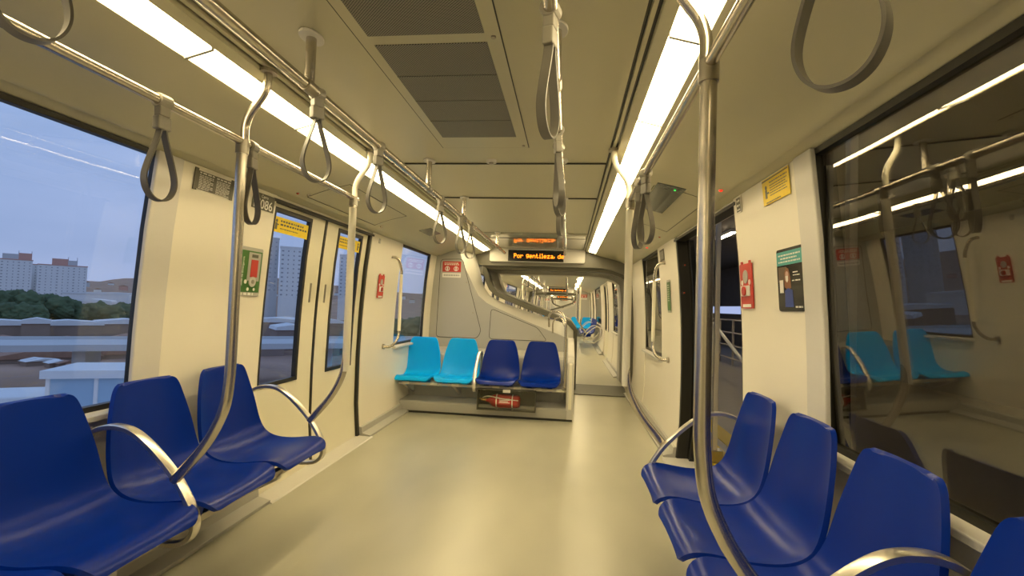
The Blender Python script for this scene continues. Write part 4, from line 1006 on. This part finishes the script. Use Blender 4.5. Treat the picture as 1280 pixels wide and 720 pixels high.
# low buildings
rd = random.Random(11)
kinds = [('roofw','long low warehouse with pale metal roof'),('roofb','low house with brown tiled roof')]
LOWLAB = ['long pale metal roof below the tree belt, at the left frame edge', 'long pale metal roof below the tree belt, second from the left', 'long pale metal roof below the tree belt, nearest the window edge', 'small white rooftop block standing above the pale roofs under the trees', 'brown tiled roof just behind the viaduct, left one', 'brown tiled roof just behind the viaduct, middle one', 'brown tiled roof just behind the viaduct, right one by the window edge', 'low brown roof beside the far viaduct parapet, left', 'low brown roof beside the far viaduct parapet, right', 'small pale shed on the brown field in front of the viaduct', 'flat brown roof on the field in front of the viaduct', 'very long white warehouse on the skyline right of the apartments', 'pale block just right of the apartment blocks above the olive trees', 'white warehouse on the skyline behind the first door', 'pale long building at the foot of the grey tower', 'white roofed hall below the towers in the near door window', 'narrow white gabled hall below the tower in the near door window', 'white roofed hall below the tower in the far door window, left', 'white roofed hall at the right edge of the far door window', 'brown roof behind the viaduct in the near door window', 'brown roof behind the viaduct between the two door windows', 'brown roof behind the viaduct in the far door window', 'brown tiled house seen through the far side window, left', 'white roofed hall seen through the far side window', 'brown tiled house at the right edge of the far side window', 'brown roof in front of the viaduct in the near door window', 'brown roof in front of the viaduct in the far door window', 'pale blue grey roof lowest in the near door window', 'pale blue grey roof lowest in the far door window']
def low_house(az, D, wid, dep, zt, kind, label):
    x, y = polar(az, D); t = tag(empty('low_building', (x, y, GZ), R(az+rd.uniform(-12,12))), label, 'building', 'low roofs of the city'); H = zt-GZ
    MB().box((-wid/2,0,0),(wid/2,dep,H-1)).build('wall', X['bwall'] if (kind == 'roofb' or D < 218) else X['bwhite'], parent=t)
    MB().prism([(-wid/2-0.4,H-1.2),(0,H+wid*0.05),(wid/2+0.4,H-1.2)] if kind == 'roofb' else [(-wid/2-0.4,H-1.2),(-wid/2,H-0.2),(0,H+0.5),(wid/2,H-0.2),(wid/2+0.4,H-1.2)], 'y', -0.4, dep+0.4).build('roof', X[kind], parent=t)
lows = [(53,206,20,8,-8.6,'roofw'),(48.6,208,17,8,-8.8,'roofw'),(44.5,210,16,8,-8.4,'roofw'),(50.6,196,6,5,-7.6,'roofw'),
        (52.5,178,18,10,-12.2,'roofb'),(48.5,176,15,10,-12.4,'roofb'),(45,178,15,10,-12.0,'roofb'),(50,150,20,8,-12.9,'roofb'),(44.5,152,17,8,-12.8,'roofb'),(46.5,100,7,5,-13.2,'roofw'),(50.2,88,13,5,-13.4,'roofb'),
        (45.6,420,52,12,0.2,'roofw'),(47.2,330,16,14,-3.5,'roofw'),(41,400,48,12,-1,'roofw'),(37,280,36,14,-5,'roofw'),(32.2,205,20,16,-7.2,'roofw'),(30.3,165,10,12,-7.6,'roofw'),(27.0,200,11,14,-7.0,'roofw'),(23.2,204,11,14,-7.4,'roofw'),(33.5,150,12,10,-10.6,'roofb'),(28,150,12,10,-10.8,'roofb'),(24,152,14,10,-10.6,'roofb'),
        (19.5,190,18,14,-8.2,'roofb'),(16.5,220,22,18,-8,'roofw'),(14,150,16,12,-10,'roofb'),(32.5,62,12,7,-12.6,'roofb'),(25.6,62,12,7,-12.6,'roofb'),(31,42,9,5,-9.4,'roofw'),(24.5,42,9,5,-9.4,'roofw')]
for i, (az, D, wd, dp, zt, kd) in enumerate(lows):
    low_house(az, D, wd, dp, zt, kd, LOWLAB[i])
hp = random.Random(3)
for i in range(34):
    az = 14+i*1.02 if i < 30 else 45.0+(i-30)*0.9
    D = 820+(i*137)%430; x, y = polar(az, D)
    hgt = max(0, (D-620)/700)*42*(0.75+0.35*math.sin(x*0.006+1)+0.3*math.sin(y*0.009+x*0.004))
    t = tag(empty('hillside_house', (x, y, GZ+max(hgt,0)-5), R(az)), 'tiny pale house among the roofs on the distant hillside', 'house', 'houses on the distant hillside')
    wd = hp.uniform(8,13); hh = hp.uniform(8,12)
    MB().box((-wd/2,0,0),(wd/2,10,hh)).build('wall', hp.choice([X['bwhite'],X['bgrey'],X['bsal']]), parent=t); MB().prism([(-wd/2-1,hh),(0,hh+2),(wd/2+1,hh)],'y',-0.5,10.5).build('roof', X['roofb'], parent=t)
fp = random.Random(8)
for i in range(18):
    az = 43.6+(i*0.53)%9.2; D = 84+(i*37)%105
    if 88 < D < 124: D += 36
    x, y = polar(az, D)
    t = tag(empty('field_shed', (x, y, GZ), R(az+fp.uniform(-25,25))), 'small low shed on the brown field outside the big left window', 'shed', 'small sheds on the brown field')
    wd = fp.uniform(3,8)
    MB().box((-wd/2,0,0),(wd/2,3,1.0)).build('wall', X['bwall'], parent=t); MB().prism([(-wd/2-0.3,1.0),(0,1.5),(wd/2+0.3,1.0)],'y',-0.3,3.3).build('roof', fp.choice([X['roofw'],X['roofb'],X['roofb']]), parent=t)
# viaducts crossing the view
def viaduct(x, y, rot, length, z, th, dep, label, m):
    t = tag(empty('viaduct', (x, y, GZ), R(rot)), label, 'viaduct')
    MB().box((-length/2,0,z-GZ-th),(length/2,dep,z-GZ)).build('deck', m, parent=t)
    MB().box((-length/2,-0.3,z-GZ-th-0.1),(length/2,0,z-GZ+0.35)).build('parapet', X['bgrey'], parent=t)
    MB().box((-length/2,dep,z-GZ-th),(length/2,dep+0.3,z-GZ+0.5)).build('parapet', X['bgrey'], parent=t)
    for i in range(int(length//18)): MB().box((-length/2+9+i*18-0.8,3,0),(-length/2+9+i*18+0.8,dep-3,z-GZ-th)).build('pier', X['bgrey'], parent=t)
viaduct(-62, 71.5, 34.6, 150, -7.2, 0.5, 15, 'pale concrete viaduct crossing the view outside the left windows', X['bgrey'])
# pale blue cabin and walkway close to the track
t = tag(empty('trackside_cabin', (-15.6, 13.6, GZ), R(24)), 'pale blue trackside cabin right outside the near left window', 'cabin')
MB().box((0,0,0),(4.2,1.9,13.45)).build('wall', X['roofbl'], parent=t)
MB().box((-0.12,-0.15,13.45),(4.4,2.0,13.7)).build('roof', X['roofw'], parent=t)
for q in (0.0, 1.25, 2.6): MB().box((q,-0.06,8.5),(q+0.10,0,13.45)).build('corner_post', X['bwhite'], parent=t)
MB().box((0.1,-0.05,11.6),(4.2,0,12.25)).build('pale_band', X['roofw'], parent=t)
t = tag(empty('walkway_deck', (-16.9, 13.9, GZ), R(29)), 'pale concrete walkway deck low outside, left of the blue cabin', 'walkway')
MB().box((-12,0,12.3),(0.9,2.0,12.75)).build('deck_slab', X['roofw'], parent=t, bevel=0.05)
MB().box((-12,-0.04,12.0),(0.9,0,12.3)).build('edge_beam', X['bgrey'], parent=t)
for q in (-10, -3): MB().box((q-0.5,0.5,0),(q+0.5,1.5,12.3)).build('pier', X['bgrey'], parent=t)
# trees
def blob(r0, seed):
    bm = bmesh.new(); bmesh.ops.create_icosphere(bm, subdivisions=4, radius=r0)
    rr = random.Random(seed); ph = [rr.uniform(0,6.28) for _ in range(6)]
    for v in bm.verts:
        n = v.co.normalized()
        d = 1+0.14*math.sin(5*n.x+ph[0])*math.sin(4*n.y+ph[1])+0.10*math.sin(11*n.z+ph[2])*math.sin(9*n.x+ph[3])+0.07*math.sin(23*n.y+ph[4])*math.sin(19*n.z+ph[5])+rr.uniform(-.04,.04)
        v.co = n*r0*d; v.co.z *= 0.85
    me = bpy.data.meshes.new('foliage'); bm.to_mesh(me); bm.free(); me.materials.append(X['leaf'])
    me.polygons.foreach_set('use_smooth', [True]*len(me.polygons)); return me
blobs = [blob(1.0, i) for i in range(4)]
trunk = MB().tube([(0,0,0),(0,0,1)], 0.035, 10); trunk_me = None
def tree(az, D, top, rad, lab, i):
    global trunk_me
    x, y = polar(az, D); t = tag(empty('tree', (x, y, GZ)), lab, 'tree', 'trees outside the left windows')
    H = top-GZ
    for k, (dx, dz, q) in enumerate(((0,0,1.0),(rad*0.6,-rad*0.45,0.7),(-rad*0.6,-rad*0.4,0.75))):
        o = bpy.data.objects.new('foliage', blobs[(i+k)%4]); col.objects.link(o); o.parent = t; o.location = (dx, dz*0.3, H-rad*0.85+dz); o.scale = (rad*q,)*3; o.rotation_euler = (0,0,i+k)
    if trunk_me is None:
        o = trunk.build('trunk', X['bark'], parent=t, smooth=True); trunk_me = o.data
    else: o = bpy.data.objects.new('trunk', trunk_me); col.objects.link(o); o.parent = t
    o.scale = (H*0.35, H*0.35, H-rad)
dirs = ['first','second','third','fourth','fifth','sixth','seventh','eighth','ninth','tenth','eleventh','twelfth']
for i, az in enumerate([55.0,53.9,52.9,52.0,51.1,50.2,49.3,48.6]):
    tree(az, 246+10*(i%2), [-0.4,0.4,-0.2,0.6,0,-0.6,-1.2,-2.4][i], 4.4, 'dark green tree below the white apartment blocks, %s of the belt from the left' % dirs[i], i)
for i, az in enumerate([54.4,53.4,52.4,51.5,50.7]):
    tree(az, 230, -3.0-0.3*i, 3.6, 'lower dark tree in front of the belt under the apartment blocks, %s from the left' % dirs[i], i+1)
for i, az in enumerate([48.3,47.5,46.6,45.7,44.8,43.8]):
    tree(az, 250+12*(i%3), -3.6-0.4*(i%2), 4.2, 'olive tree right of the white apartment blocks, %s from the left' % dirs[i], i+2)
for i, az in enumerate([20.6,19.0,17.6,16.0]):
    tree(az, 130+6*(i%2), -3.0-0.5*(i%2), 3.4, 'dark tree seen through the far left window, %s from the left' % dirs[i], i)
